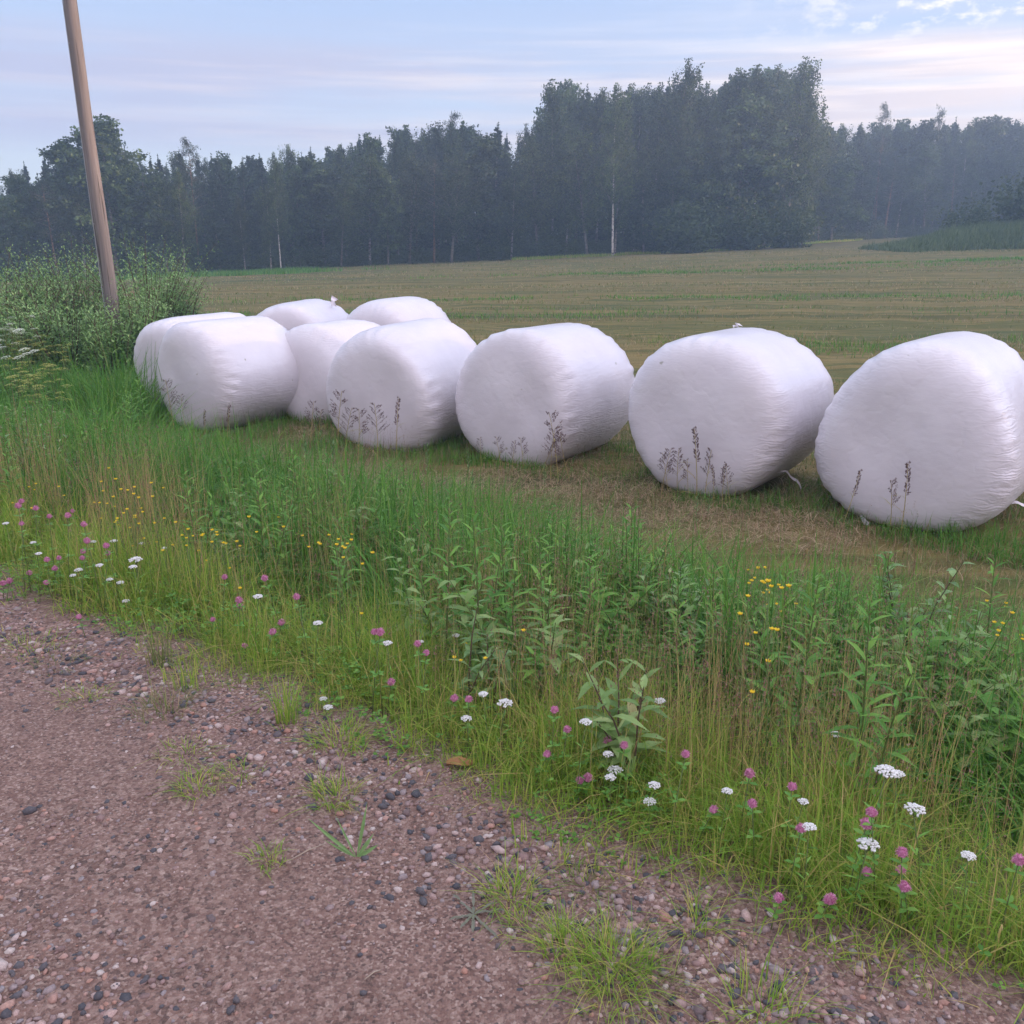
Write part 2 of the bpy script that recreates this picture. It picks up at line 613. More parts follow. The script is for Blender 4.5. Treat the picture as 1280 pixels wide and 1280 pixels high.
M['bedstraw'] = leaf_mat('yellow_green_florets', [(0.0, (0.360, 0.360, 0.075)), (1.0, (0.690, 0.630, 0.150))], 0.3)
M['birchbark'] = mat_bark('birch_bark', (0.52, 0.48, 0.45), (0.07, 0.06, 0.055), (2.5, 2.5, 5), 0.36, 0.5)
M['pinebark'] = mat_bark('pine_bark', (0.22, 0.13, 0.08), (0.10, 0.07, 0.05))
M['palebark'] = mat_bark('pale_bark', (0.34, 0.31, 0.28), (0.12, 0.10, 0.09), (2.5, 2.5, 4))
M['greybark'] = mat_bark('grey_bark', (0.20, 0.18, 0.15), (0.09, 0.08, 0.07))
M['birch'] = leaf_mat('birch_leaves', [(0.0, (0.030, 0.052, 0.018)), (0.5, (0.048, 0.078, 0.025)), (1.0, (0.085, 0.110, 0.035))], 0.35, objvar=0.25)
M['aspen'] = leaf_mat('broad_leaves', [(0.0, (0.030, 0.055, 0.020)), (0.5, (0.050, 0.084, 0.030)), (1.0, (0.075, 0.115, 0.040))], 0.3, objvar=0.25)
M['spruce'] = leaf_mat('spruce_needles', [(0.0, (0.016, 0.032, 0.016)), (1.0, (0.040, 0.064, 0.028))], 0.15, objvar=0.2)
M['pine'] = leaf_mat('pine_needles', [(0.0, (0.026, 0.044, 0.024)), (1.0, (0.055, 0.078, 0.038))], 0.15, objvar=0.2)
M['moundgrass'] = leaf_mat('mound_weeds', [(0.0, (0.075, 0.120, 0.045)), (0.6, (0.112, 0.165, 0.063)), (1.0, (0.180, 0.217, 0.090))], 0.3)
M['under'] = leaf_mat('undergrowth_leaves', [(0.0, (0.036, 0.062, 0.022)), (1.0, (0.085, 0.120, 0.040))], 0.3)
M['deadleaf'] = plain('dry_brown_leaf', (0.36, 0.19, 0.09), 0.8, var=0.3)
M['twigdry'] = plain('bleached_twig', (0.34, 0.27, 0.21), 0.8, var=0.2)


# ------------------------------------------------------------------ ground and road sheets
def build_ground():
    u = np.linspace(-1, 1, 420)
    k = 6.6
    gx = np.sinh(u * k) / math.sinh(k) * 700.0
    v = np.linspace(-0.55, 1, 420)
    gy = np.sinh(v * 6.2) / math.sinh(6.2) * 900.0 + 3.0
    X, Y = np.meshgrid(gx, gy, indexing='ij')
    Z = zt(X, Y)
    t, s = ts(X, Y)
    Z = Z - 0.05 * (1 - sstep(0.05, 0.40, s - edge_wobble(t)))
    V = np.stack([X, Y, Z], -1).reshape(-1, 3)
    n, m_ = X.shape
    i, j = np.meshgrid(np.arange(n - 1), np.arange(m_ - 1), indexing='ij')
    a = (i * m_ + j).ravel()
    T = np.stack([a, a + m_, a + m_ + 1, a + 1], -1)
    lim = tall_limit(t)
    mown = sstep(-0.2, 0.4, s - lim)
    me = mesh_np('field', V, T, M['ground'], True, attr={'mown': mown.ravel()})
    return tag(obj('field', me), kind='structure')


def tall_limit(t):
    """how far from the road edge the uncut growth reaches"""
    return 2.80 + 7.5 * sstep(-5.4, -6.9, t) + 0.5 * (vnoise(t, t * 0, 0.7, 8) - 0.5)


def build_road():
    tt = np.concatenate([np.linspace(-60, -9, 60), np.linspace(-8.9, 9, 360), np.linspace(9.1, 60, 60)])
    q = np.linspace(0, 1, 140)
    TT, Q = np.meshgrid(tt, q, indexing='ij')
    e = edge_wobble(TT) + 0.42
    S = e - Q * (5.2 + e)
    X = P0[0] + DR[0] * TT + NR[0] * S
    Y = P0[1] + DR[1] * TT + NR[1] * S
    fine = 0.008 * (vnoise(X, Y, 14, 1) - 0.5) + 0.020 * (fnoise(X, Y, 2.2, 4) - 0.5)
    drop = -0.05 * sstep(0.30, 0.0, Q * 5.2)
    Z = zt(X, Y) + 0.004 + fine + drop
    V = np.stack([X, Y, Z], -1).reshape(-1, 3)
    n, m_ = X.shape
    i, j = np.meshgrid(np.arange(n - 1), np.arange(m_ - 1), indexing='ij')
    a = (i * m_ + j).ravel()
    T = np.stack([a, a + 1, a + m_ + 1, a + m_], -1)
    return tag(obj('road', mesh_np('road', V, T, M['road'], True)), kind='structure')


def zroad(x, y):
    fine = 0.008 * (vnoise(x, y, 14, 1) - 0.5) + 0.020 * (fnoise(x, y, 2.2, 4) - 0.5)
    return zt(x, y) + 0.004 + fine


def in_view(x, y, z=0.0, margin=160):
    px, py, dep = project(np.stack([x, y, np.full_like(x, z) if np.isscalar(z) else z], -1))
    return (dep > 0.5) & (px > -margin) & (px < 1280 + margin) & (py < 1280 + margin * 1.5)


# ------------------------------------------------------------------ grass
def blades(x, y, z, h, w, bend, phi, seg=3, lean=None, flat=None):
    """curved tapering blades as triangles; returns verts and tris"""
    n = len(x)
    face = phi + PI / 2 + RNG.normal(0, 0.5, n)
    dx, dy = np.cos(phi), np.sin(phi)
    sx, sy = np.cos(face), np.sin(face)
    lv = np.linspace(0, 1, seg + 1)
    vs = []
    for i, t in enumerate(lv):
        out = bend * h * (0.25 * t + 0.75 * t * t)
        up = h * (t - 0.45 * np.clip(bend, 0, 1.6) * t * t)
        cx, cy, cz = x + dx * out, y + dy * out, z + up
        if i < seg:
            ww = w * (1 - 0.75 * t) * 0.5
            vs.append(np.stack([cx - sx * ww, cy - sy * ww, cz], -1))
            vs.append(np.stack([cx + sx * ww, cy + sy * ww, cz], -1))
        else:
            vs.append(np.stack([cx, cy, cz], -1))
    V = np.stack(vs, 1)                       # n, 2seg+1, 3
    k = 2 * seg + 1
    tri = []
    for i in range(seg - 1):
        a = 2 * i
        tri += [(a, a + 1, a + 3), (a, a + 3, a + 2)]
    a = 2 * (seg - 1)
    tri.append((a, a + 1, a + 2))
    tri = np.array(tri)
    T = (np.arange(n)[:, None, None] * k + tri[None]).reshape(-1, 3)
    return V.reshape(-1, 3), T


def cat(parts):
    Vs, Ts, o = [], [], 0
    for V, T in parts:
        Vs.append(V)
        Ts.append(T + o)
        o += len(V)
    return np.concatenate(Vs), np.concatenate(Ts)


def scatter_ts(n, t0, t1, s0, s1):
    t = RNG.uniform(t0, t1, n)
    s = RNG.uniform(s0, s1, n)
    x = P0[0] + DR[0] * t + NR[0] * s
    y = P0[1] + DR[1] * t + NR[1] * s
    return x, y, t, s


def keep(mask, *arrs):
    return [a[mask] for a in arrs]


# places kept free of tall growth are handled by zone limits; bale footprints are filled below
BALES = []     # (x, y, axis angle, radius)


def not_in_bales(x, y, grow=-0.18):
    ok = np.ones(len(x), bool)
    for (bx, by, ang, R, Lh) in BALES:
        ca, sa = math.cos(ang), math.sin(ang)
        dx, dy = x - bx, y - by
        u = dx * ca + dy * sa          # across
        v = -dx * sa + dy * ca         # along the axis
        ok &= ~((np.abs(u) < R + grow) & (np.abs(v) < Lh + grow))
    return ok


def panicles(x, y, z, length, spread, per, size):
    """loose seed heads: little slivers round the top of each stem"""
    n = len(x)
    m_ = n * per
    i = np.repeat(np.arange(n), per)
    f = RNG.random(m_)
    a = RNG.uniform(0, 2 * PI, m_)
    r = spread[i] * (1 - f) * RNG.random(m_) ** 0.6
    px, py, pz = x[i] + np.cos(a) * r, y[i] + np.sin(a) * r, z[i] + length[i] * (f - 0.85)
    L = size * RNG.uniform(0.6, 1.5, m_)
    dx, dy, dz = np.cos(a) * 0.5, np.sin(a) * 0.5, RNG.uniform(0.2, 1.0, m_)
    p = np.stack([px, py, pz], -1)
    d = np.stack([dx, dy, dz], -1) * L[:, None]
    s = np.stack([-np.sin(a), np.cos(a), np.zeros(m_)], -1) * (L * 0.22)[:, None]
    V = np.stack([p, p + d * 0.5 + s, p + d, p + d * 0.5 - s], 1).reshape(-1, 3)
    b = np.arange(m_)[:, None] * 4
    T = np.concatenate([b + np.array([[0, 1, 2]]), b + np.array([[0, 2, 3]])])
    return V, T


def build_grass():
    # ---- verge: short, yellow-green, thick up to the gravel
    n = 215000
    x, y, t, s = scatter_ts(n, -16, 7.5, -0.32, 1.25)
    e = s - edge_wobble(t)
    dist = np.hypot(x, y)
    cl = fnoise(x, y, 3.0, 11)
    p = sstep(-0.16, 0.16, e + 0.55 * (cl - 0.5)) * (0.18 + 0.82 * sstep(0.36, 0.54, cl)) * np.clip(7 / dist, 0.25, 1) * (1 - 0.85 * sstep(0.55, 1.0, s))
    k = (RNG.random(n) < p) & in_view(x, y)
    x, y, t, s, e, cl, dist = keep(k, x, y, t, s, e, cl, dist)
    h = (0.06 + 0.25 * sstep(-0.05, 0.50, e)) * RNG.uniform(0.35, 1.35, len(x)) * (0.45 + 1.2 * cl)
    w = (0.0022 + 0.0062 * RNG.random(len(x)) ** 1.7) * np.clip(dist / 4.5, 0.8, 3)
    V1 = blades(x, y, zt(x, y) - 0.01, h, w, np.abs(RNG.normal(0.70, 0.55, len(x))), RNG.uniform(0, 2 * PI, len(x)))
    # low broad leaves (clover) woven in
    tag(obj('verge_grass', mesh_np('verge_grass', *V1, M['verge'])), 'yellow green short grass on the road verge', 'grass', kind='stuff')

    n = 15000
    x, y, t, s = scatter_ts(n, -8, 6.5, -0.25, 0.8)
    e = s - edge_wobble(t)
    cl = fnoise(x, y, 2.3, 31)
    k = (RNG.random(n) < sstep(-0.15, 0.1, e) * sstep(0.45, 0.6, cl)) & in_view(x, y)
    x, y, s, e = keep(k, x, y, s, e)
    z = zt(x, y) + RNG.uniform(0.01, 0.13, len(x)) * sstep(-0.1, 0.3, e)
    parts = []
    n = len(x)
    a0 = RNG.uniform(0, 2 * PI, n)
    for q in range(3):
        a = a0 + q * 2 * PI / 3
        L = RNG.uniform(0.010, 0.020, n)
        d = np.stack([np.cos(a), np.sin(a), RNG.uniform(-0.2, 0.5, n)], -1)
        sd = np.stack([-np.sin(a), np.cos(a), RNG.normal(0, 0.2, n)], -1)
        c = np.stack([x, y, z], -1)
        V = np.stack([c, c + d * (L * 0.6)[:, None] + sd * (L * 0.42)[:, None], c + d * L[:, None], c + d * (L * 0.6)[:, None] - sd * (L * 0.42)[:, None]], 1).reshape(-1, 3)
        b = np.arange(n)[:, None] * 4
        parts.append((V, np.concatenate([b + np.array([[0, 1, 2]]), b + np.array([[0, 2, 3]])])))
    tag(obj('clover_ground_cover', mesh_np('clover_ground_cover', *cat(parts), M['herb'])), 'low clover leaves woven through the verge grass', 'ground cover', kind='stuff')

    # ---- thin stems with reddish seed heads
    n = 58000
    x, y, t, s = scatter_ts(n, -16, 8, 0.10, 1.75)
    cl = fnoise(x, y, 1.6, 21)
    dist = np.hypot(x, y)
    p = (0.10 + 0.90 * sstep(0.44, 0.58, cl)) * sstep(0.1, 0.6, s) * (1 - 0.75 * sstep(1.1, 1.7, s)) * np.clip(6 / dist, 0.3, 1) * 0.85
    k = (RNG.random(n) < p) & in_view(x, y)
    x, y, t, s, dist = keep(k, x, y, t, s, dist)
    n = len(x)
    h = RNG.uniform(0.26, 0.74, n) * (0.8 + 0.45 * sstep(0.3, 1.0, s))
    ph = RNG.uniform(0, 2 * PI, n)
    bd = np.abs(RNG.normal(0.16, 0.20, n))
    g = zt(x, y)
    A = blades(x, y, g, h, RNG.uniform(0.0020, 0.0034, n) * np.clip(dist / 4.0, 0.85, 3), bd, ph)
    tag(obj('dry_grass_stems', mesh_np('dry_grass_stems', *A, M['dry'])), 'thin reddish brown grass stems in the ditch side', 'grass', kind='stuff')
    tx, ty, tz = x + np.cos(ph) * bd * h, y + np.sin(ph) * bd * h, g + h * (1 - 0.45 * bd)
    kk = RNG.random(n) < 0.7
    B = panicles(tx[kk], ty[kk], tz[kk], RNG.uniform(0.07, 0.15, kk.sum()), RNG.uniform(0.010, 0.028, kk.sum()), 16, 0.008)
    tag(obj('grass_seed_heads', mesh_np('grass_seed_heads', *B, M['panicle'])), 'reddish seed heads on the thin grass stems', 'grass', kind='stuff')

    # ---- tall dark green growth in and beyond the ditch
    n = 340000
    x, y, t, s = scatter_ts(n, -18, 8, 0.45, 10.5)
    lim = tall_limit(t)
    dist = np.hypot(x, y)
    cl = fnoise(x, y, 1.3, 41)
    p = sstep(0.55, 1.05, s + 0.5 * (fnoise(x, y, 0.8, 44) - 0.5)) * (1 - sstep(lim - 0.55, lim + 0.1, s)) * (0.16 + 0.84 * sstep(0.38, 0.56, cl)) * np.clip(8 / dist, 0.35, 1)
    k = (RNG.random(n) < p) & in_view(x, y) & not_in_bales(x, y, 0.05)
    x, y, t, s, cl, dist, lim = keep(k, x, y, t, s, cl, dist, lim)
    n = len(x)
    hz = 0.32 + 0.56 * sstep(0.6, 1.2, s) - 0.50 * sstep(lim - 1.0, lim, s) * (1 - sstep(3.2, 4.2, s)) - 0.44 * sstep(3.0, 4.2, s)
    h = np.minimum(1.25 * hz * RNG.uniform(0.45, 1.2, n) * (0.35 + 1.35 * cl), 0.95 * hz + 0.10)
    w = (0.0035 + 0.0125 * RNG.random(n) ** 2.0) * np.clip(dist / 6, 0.85, 3)
    V2 = blades(x, y, zt(x, y) - 0.01, h, w, np.abs(RNG.normal(0.80, 0.70, n)), RNG.uniform(0, 2 * PI, n), 4)
    tag(obj('tall_grass', mesh_np('tall_grass', *V2, M['tall'])), 'tall dark green grass filling the ditch', 'grass', kind='stuff')

    # ---- stubble between ditch and bales
    n = 190000
    x, y, t, s = scatter_ts(n, -8, 11, 2.2, 10)
    lim = tall_limit(t)
    dist = np.hypot(x, y)
    cl = fnoise(x, y, 1.1, 51)
    p = sstep(lim - 0.6, lim + 0.1, s) * (0.25 + 0.75 * sstep(0.3, 0.6, cl)) * np.clip(7 / dist, 0.3, 1)
    k = (RNG.random(n) < p) & in_view(x, y) & not_in_bales(x, y, -0.25)
    x, y, s, cl, dist = keep(k, x, y, s, cl, dist)
    n = len(x)
    h = RNG.uniform(0.03, 0.11, n) * (0.6 + 1.1 * cl)
    V3 = blades(x, y, zt(x, y) - 0.005, h, RNG.uniform(0.0035, 0.0075, n) * np.clip(dist / 6, 0.9, 3), np.abs(RNG.normal(0.6, 0.5, n)), RNG.uniform(0, 2 * PI, n))
    tag(obj('stubble_grass', mesh_np('stubble_grass', *V3, M['stub'])), 'short green and brown stubble round the bales', 'grass', kind='stuff')
    # cut dry straw lying flat in drifts
    n = 120000
    x, y, t, s = scatter_ts(n, -7, 9, 2.4, 6.5)
    lim = tall_limit(t)
    cl = fnoise(x, y, 0.9, 61)
    p = sstep(lim - 0.4, lim + 0.3, s) * sstep(0.38, 0.6, cl) * (1 - 0.6 * sstep(4.0, 5.0, s))
    k = (RNG.random(n) < p) & in_view(x, y) & not_in_bales(x, y, -0.25)
    x, y = keep(k, x, y)
    n = len(x)
    V4 = blades(x, y, zt(x, y) + RNG.uniform(0.0, 0.05, n), RNG.uniform(0.03, 0.07, n), RNG.uniform(0.003, 0.006, n), RNG.uniform(1.2, 3.5, n), RNG.uniform(0, 2 * PI, n))
    tag(obj('cut_straw_litter', mesh_np('cut_straw_litter', *V4, M['straw'])), 'cut dry straw lying on the stubble', 'straw', kind='stuff')

    # greener fringe left standing against the bales
    n = 60000
    x, y, t, s = scatter_ts(n, -7.5, 6.5, 3.4, 5.6)
    nb = ~not_in_bales(x, y, 0.28) & not_in_bales(x, y, -0.12)
    cl = fnoise(x, y, 1.9, 71)
    k = nb & (RNG.random(n) < 0.15 + 0.85 * sstep(0.4, 0.6, cl)) & in_view(x, y)
    x, y, cl = keep(k, x, y, cl)
    n = len(x)
    V5 = blades(x, y, zt(x, y) - 0.01, RNG.uniform(0.06, 0.20, n) * (0.5 + cl), RNG.uniform(0.004, 0.008, n), np.abs(RNG.normal(0.5, 0.4, n)), RNG.uniform(0, 2 * PI, n))
    tag(obj('fringe_grass', mesh_np('fringe_grass', *V5, M['tall'])), 'dark green grass fringe at the foot of the bales', 'grass', kind='stuff')

    # ---- mown field farther out
    n = 170000
    y = 7.0 + 70.0 * RNG.random(n) ** 1.7
    x = RNG.uniform(-0.72, 0.72, n) * (y + 2)
    t, s = ts(x, y)
    lim = tall_limit(t)
    st = fnoise(x * 0.05, y * 0.9 + 0.04 * x, 1.0, 81)
    k = (s > np.maximum(lim, 5.5)) & (RNG.random(n) < 0.08 + 0.92 * sstep(0.48, 0.60, st)) & not_in_bales(x, y, -0.25)
    x, y, st = keep(k, x, y, st)
    n = len(x)
    sc = np.clip(y / 9, 0.8, 6)
    h = RNG.uniform(0.03, 0.085, n) * (0.6 + st) * np.clip(sc, 1, 1.6)
    V6 = blades(x, y, zt(x, y) - 0.01, h, 0.006 * sc * RNG.uniform(0.6, 1.3, n), np.abs(RNG.normal(0.7, 0.4, n)), RNG.uniform(0, 2 * PI, n), 2)
    tag(obj('mown_field_grass', mesh_np('mown_field_grass', *V6, M['stub'])), 'mown stubble in long rows across the field', 'grass', kind='stuff')
    # uncut greener streaks
    n = 26000
    pick = RNG.integers(0, 7, n)
    cen = np.array([(-21, 60, 3.5, 0.9), (-14.5, 62, 2.2, 0.7), (9, 46, 7, 0.5), (27, 50, 7, 0.6), (-4, 24, 9, 0.9), (8, 17, 5, 0.7), (6, 30, 12, 0.5)])
    x = cen[pick, 0] + RNG.normal(0, 1, n) * cen[pick, 2]
    y = cen[pick, 1] + RNG.normal(0, 1, n) * cen[pick, 3]
    st = fnoise(x, y, 0.5, 83)
    k = RNG.random(n) < sstep(0.35, 0.6, st)
    x, y = keep(k, x, y)
    n = len(x)
    sc = np.clip(y / 12, 1, 5)
    V7 = blades(x, y, zt(x, y) - 0.01, RNG.uniform(0.08, 0.26, n) * np.where(y > 55, 1.8, 0.75), 0.010 * sc, np.abs(RNG.normal(0.4, 0.3, n)), RNG.uniform(0, 2 * PI, n), 2)
    tag(obj('uncut_field_grass', mesh_np('uncut_field_grass', *V7, M['tall'])), 'uncut green grass streaks left in the field', 'grass', kind='stuff')


# ------------------------------------------------------------------ gravel
def build_gravel():
    import bmesh
    bm = bmesh.new()
    bmesh.ops.create_icosphere(bm, subdivisions=1, radius=1.0)
    sv = np.array([v.co[:] for v in bm.verts])
    bm.verts.index_update()
    st = np.array([[v.index for v in f.verts] for f in bm.faces])
    bm.free()
    x, y, t, s = scatter_ts(330000, -9, 6, -4.5, 0.35)
    e = s - edge_wobble(t)
    dist = np.hypot(x, y)
    band = np.exp(-((e + 0.22) / 0.26) ** 2)
    cl = fnoise(x, y, 1.2, 91)
    heap = np.exp(-(((x + 1.1) / 0.45) ** 2 + ((y - 1.55) / 0.22) ** 2))
    dens = 0.04 + 0.70 * band + 0.42 * sstep(0.52, 0.66, cl) + 0.9 * heap
    k = (RNG.random(len(x)) < dens * 0.8 * np.clip(4.2 / dist, 0.3, 1)) & in_view(x, y, margin=120) & (e < 0.3)
    x, y, e, band, heap, dist = keep(k, x, y, e, band, heap, dist)
    n = len(x)
    r = 0.0022 + 0.0072 * RNG.random(n) ** 3.2 + 0.0085 * band * RNG.random(n) ** 1.6 + 0.0085 * heap * RNG.random(n)
    big = RNG.random(n) < 0.012
    r = np.where(big, r + RNG.uniform(0.004, 0.010, n), r)
    S = r[:, None] * np.stack([RNG.uniform(0.8, 1.5, n), RNG.uniform(0.7, 1.2, n), RNG.uniform(0.5, 0.9, n)], -1)
    d = RNG.normal(1, 0.16, (n, len(sv)))
    V = sv[None] * d[..., None] * S[:, None, :]
    a = RNG.uniform(0, 2 * PI, n)
    b = RNG.normal(0, 0.3, n)
    ca, sa, cb, sb = np.cos(a), np.sin(a), np.cos(b), np.sin(b)
    vx, vy, vz = V[..., 0], V[..., 1], V[..., 2]
    vy, vz = vy * cb[:, None] - vz * sb[:, None], vy * sb[:, None] + vz * cb[:, None]
    vx, vy = vx * ca[:, None] - vy * sa[:, None], vx * sa[:, None] + vy * ca[:, None]
    z = zroad(x, y) - 0.03 * sstep(0.12, 0.42, e) + r * RNG.uniform(-0.3, 0.35, n)
    V = np.stack([vx + x[:, None], vy + y[:, None], vz + z[:, None]], -1).reshape(-1, 3)
    T = (np.arange(n)[:, None, None] * len(sv) + st[None]).reshape(-1, 3)
    print('stones', n)
    tag(obj('gravel', mesh_np('gravel', V, T, M['stone'])), 'loose reddish and grey gravel on the road', 'gravel', kind='stuff')


# ------------------------------------------------------------------ bales
def bale_mesh(R, L, p, seed, flat=0.05):
    r_ = np.random.default_rng(seed)
    nu, nv = 120, 84
    ph = np.linspace(0, PI, nv)
    # denser sampling near the rims
    ph = ph + 0.16 * np.sin(4 * ph) * -0.5
    th = np.linspace(0, 2 * PI, nu, endpoint=False)
    PH, TH = np.meshgrid(ph, th, indexing='ij')
    e = 2.0 / p
    ax = -np.sign(np.cos(PH)) * np.abs(np.cos(PH)) ** e * (L / 2)
    rad = np.abs(np.sin(PH)) ** e * R
    rim = np.exp(-((np.abs(ax) / (L / 2) - 0.80) / 0.16) ** 2) * sstep(0.45, 0.8, rad / R)
    endz = sstep(0.55, 0.9, np.abs(ax) / (L / 2))
    # low-frequency lumps, different for each bale
    lump = np.zeros_like(PH)
    for q in range(7):
        k1, k2 = r_.integers(1, 4), r_.integers(0, 3)
        lump += r_.normal(0, 1) * np.cos(k1 * TH + k2 * PH * 1.3 + r_.uniform(0, 6.28))
    lump *= 0.0085
    puck = np.zeros_like(PH)
    for q in range(10):
        k1 = r_.integers(14, 46)
        puck += r_.uniform(0.3, 1) * np.cos(k1 * TH + r_.uniform(-6, 6) * PH + r_.uniform(0, 6.28))
    puck *= 0.0026 * rim
    rad2 = rad + (lump + puck) * sstep(0.0, 0.35, rad / R)
    X = rad2 * np.cos(TH)
    Z = rad2 * np.sin(TH)
    # ends: gently domed, one of them pushed in or out of true
    tiltx, tiltz = r_.normal(0, 0.035), r_.normal(0, 0.03)
    Y = ax + endz * (tiltx * X / R + tiltz * Z / R) * 0.6 + 0.010 * np.sin(5 * X / R + seed) * np.cos(4 * Z / R) * endz
    # settle on the ground: flattened foot, a little wider low down
    floor = -R + flat
    low = Z < floor + 0.10
    Z = np.where(low, floor + 0.10 - 0.10 * np.tanh((floor + 0.10 - Z) / 0.10), Z)
    X = X * (1.02 + 0.05 * sstep(0.3, -0.8, Z / R))
    Z = Z - floor
    V = np.stack([X, Y, Z], -1)
    # collapse the poles
    V[0] = V[0].mean(0)
    V[-1] = V[-1].mean(0)
    i, j = np.meshgrid(np.arange(nv - 1), np.arange(nu), indexing='ij')
    a = (i * nu + j).ravel()
    b = (i * nu + (j + 1) % nu).ravel()
    T = np.stack([a, b, b + nu, a + nu], -1)
    wr = 0.10 * sstep(0.75, 0.95, rad / R) + 0.9 * rim * 0.32 + 0.75 * sstep(0.1, -0.6, (Z - R) / R) * sstep(0.7, 0.95, rad / R)
    wr = np.clip(wr, 0, 1)
    return V.reshape(-1, 3), T, wr.ravel()


def tail_mesh(L, W, seed):
    r_ = np.random.default_rng(seed)
    mb = MB()
    n = 9
    pts = []
    for i in range(n):
        t = i / (n - 1)
        c = np.array([L * t, 0.02 * math.sin(6 * t + seed), -0.45 * L * t * t + 0.012 * math.sin(11 * t + seed)])
        w = W * (0.35 + 0.65 * t) * (0.75 + 0.4 * r_.random())
        pts.append((c + np.array([0, 0.25 * w, w * 0.5]), c + np.array([0, 0, 0.06 * w * math.sin(9 * t)]), c - np.array([0, 0.2 * w, w * 0.5])))
    vs = [q for p in pts for q in p]
    fs = []
    for i in range(n - 1):
        for k in range(2):
            a = i * 3 + k
            fs.append((a, a + 1, a + 4, a + 3))
    mb.add(vs, fs)
    # give the film a little thickness by doubling it back
    vs2 = [np.asarray(v) + np.array([0, 0.003, 0.002]) for v in vs]
    mb.add(vs2, [tuple(reversed(f)) for f in fs])
    return mb.mesh('film_tail', M['film'], True)


BALE_SPECS = [
    # x, y, yaw tweak (deg), radius, length, roundness, seed, label
    (3.05, 6.54, -4, 0.66, 1.36, 6.2, 3, 'rightmost white wrapped bale, largest in the row, cut by the frame edge'),
    (1.79, 7.44, -2, 0.65, 1.36, 6.2, 4, 'white wrapped bale with tall purple grass before it, second from the right'),
    (0.32, 8.52, 0, 0.632, 1.36, 6.6, 5, 'white wrapped bale in the middle of the front row, deep creases low on its side'),
    (-1.02, 9.12, 12, 0.605, 1.42, 6.8, 6, 'white wrapped bale with full side in view, overlapping the bale tucked behind it'),
    (-1.96, 10.30, 8, 0.535, 1.24, 6.0, 8, 'white wrapped bale tucked half hidden between two front row bales'),
    (-2.98, 9.90, -2, 0.595, 1.24, 6.6, 9, 'white wrapped bale at the left end of the front, dark foot shadow on its side'),
    (-3.66, 11.05, 4, 0.545, 1.34, 6.0, 10, 'leftmost white wrapped bale half hidden beside the tall grass'),
    (-2.94, 13.2, 22, 0.60, 1.46, 6.0, 11, 'white wrapped bale in the back row with a torn film end on top'),
    (-1.56, 12.9, 8, 0.625, 1.40, 4.6, 12, 'white wrapped bale in the back row with smooth round top'),
]
ROW = math.atan2(-NR[1], -NR[0])          # direction the front ends face


def register_bales():
    for (x, y, tw, R, L, p, sd, lab) in BALE_SPECS:
        ang = ROW + math.radians(tw) + PI / 2       # local -Y is the front end
        BALES.append((x, y, ang, R, L / 2))


def build_bales():
    for (x, y, tw, R, L, p, sd, lab), (bx, by, ang, _, _) in zip(BALE_SPECS, BALES):
        V, T, wr = bale_mesh(R, L, p, sd)
        me = mesh_np('wrapped_bale', V, T, M['film'], True, attr={'wrinkle': wr})
        z = float(zt(np.array([x]), np.array([y]))[0]) - 0.02
        root = thing('wrapped_bale', lab, 'bale', (x, y, z), ang, 'white wrapped bales along the field edge')
        obj('film_wrap', me, root)
        if sd == 11:
            for q, (ax_, ay_, az_, L_, r_) in enumerate(((0.30, 0.30, 1.10, 0.10, 0.9), (0.34, 0.22, 1.07, 0.08, -0.4))):
                f = obj('film_flap', tail_mesh(L_, 0.10, 3 + q), root, (ax_, ay_, az_))
                f.rotation_euler = (0.3, -1.0 + 0.4 * q, r_)
        if sd == 4:
            f = obj('film_tail', tail_mesh(0.22, 0.022, 5), root, (0.50, -0.15, 0.20))
            f.rotation_euler = (0.2, 0.25, 0.6)
            f = obj('film_flap', tail_mesh(0.05, 0.035, 6), root, (0.02, -0.1, 1.27))
            f.rotation_euler = (0.0, -1.0, 0.3)
        if sd == 3:
            f = obj('film_tail', tail_mesh(0.14, 0.035, 7), root, (-0.30, -0.55, 0.10))
            f.rotation_euler = (0.1, 0.1, -0.7)
            f = obj('film_tail', tail_mesh(0.20, 0.022, 8), root, (0.52, -0.2, 0.22))
            f.rotation_euler = (0.2, -0.3, 0.5)
        if sd == 6:
            f = obj('film_tail', tail_mesh(0.12, 0.06, 9), root, (0.10, -0.60, 0.06))
            f.rotation_euler = (0.1, 0.1, -0.7)


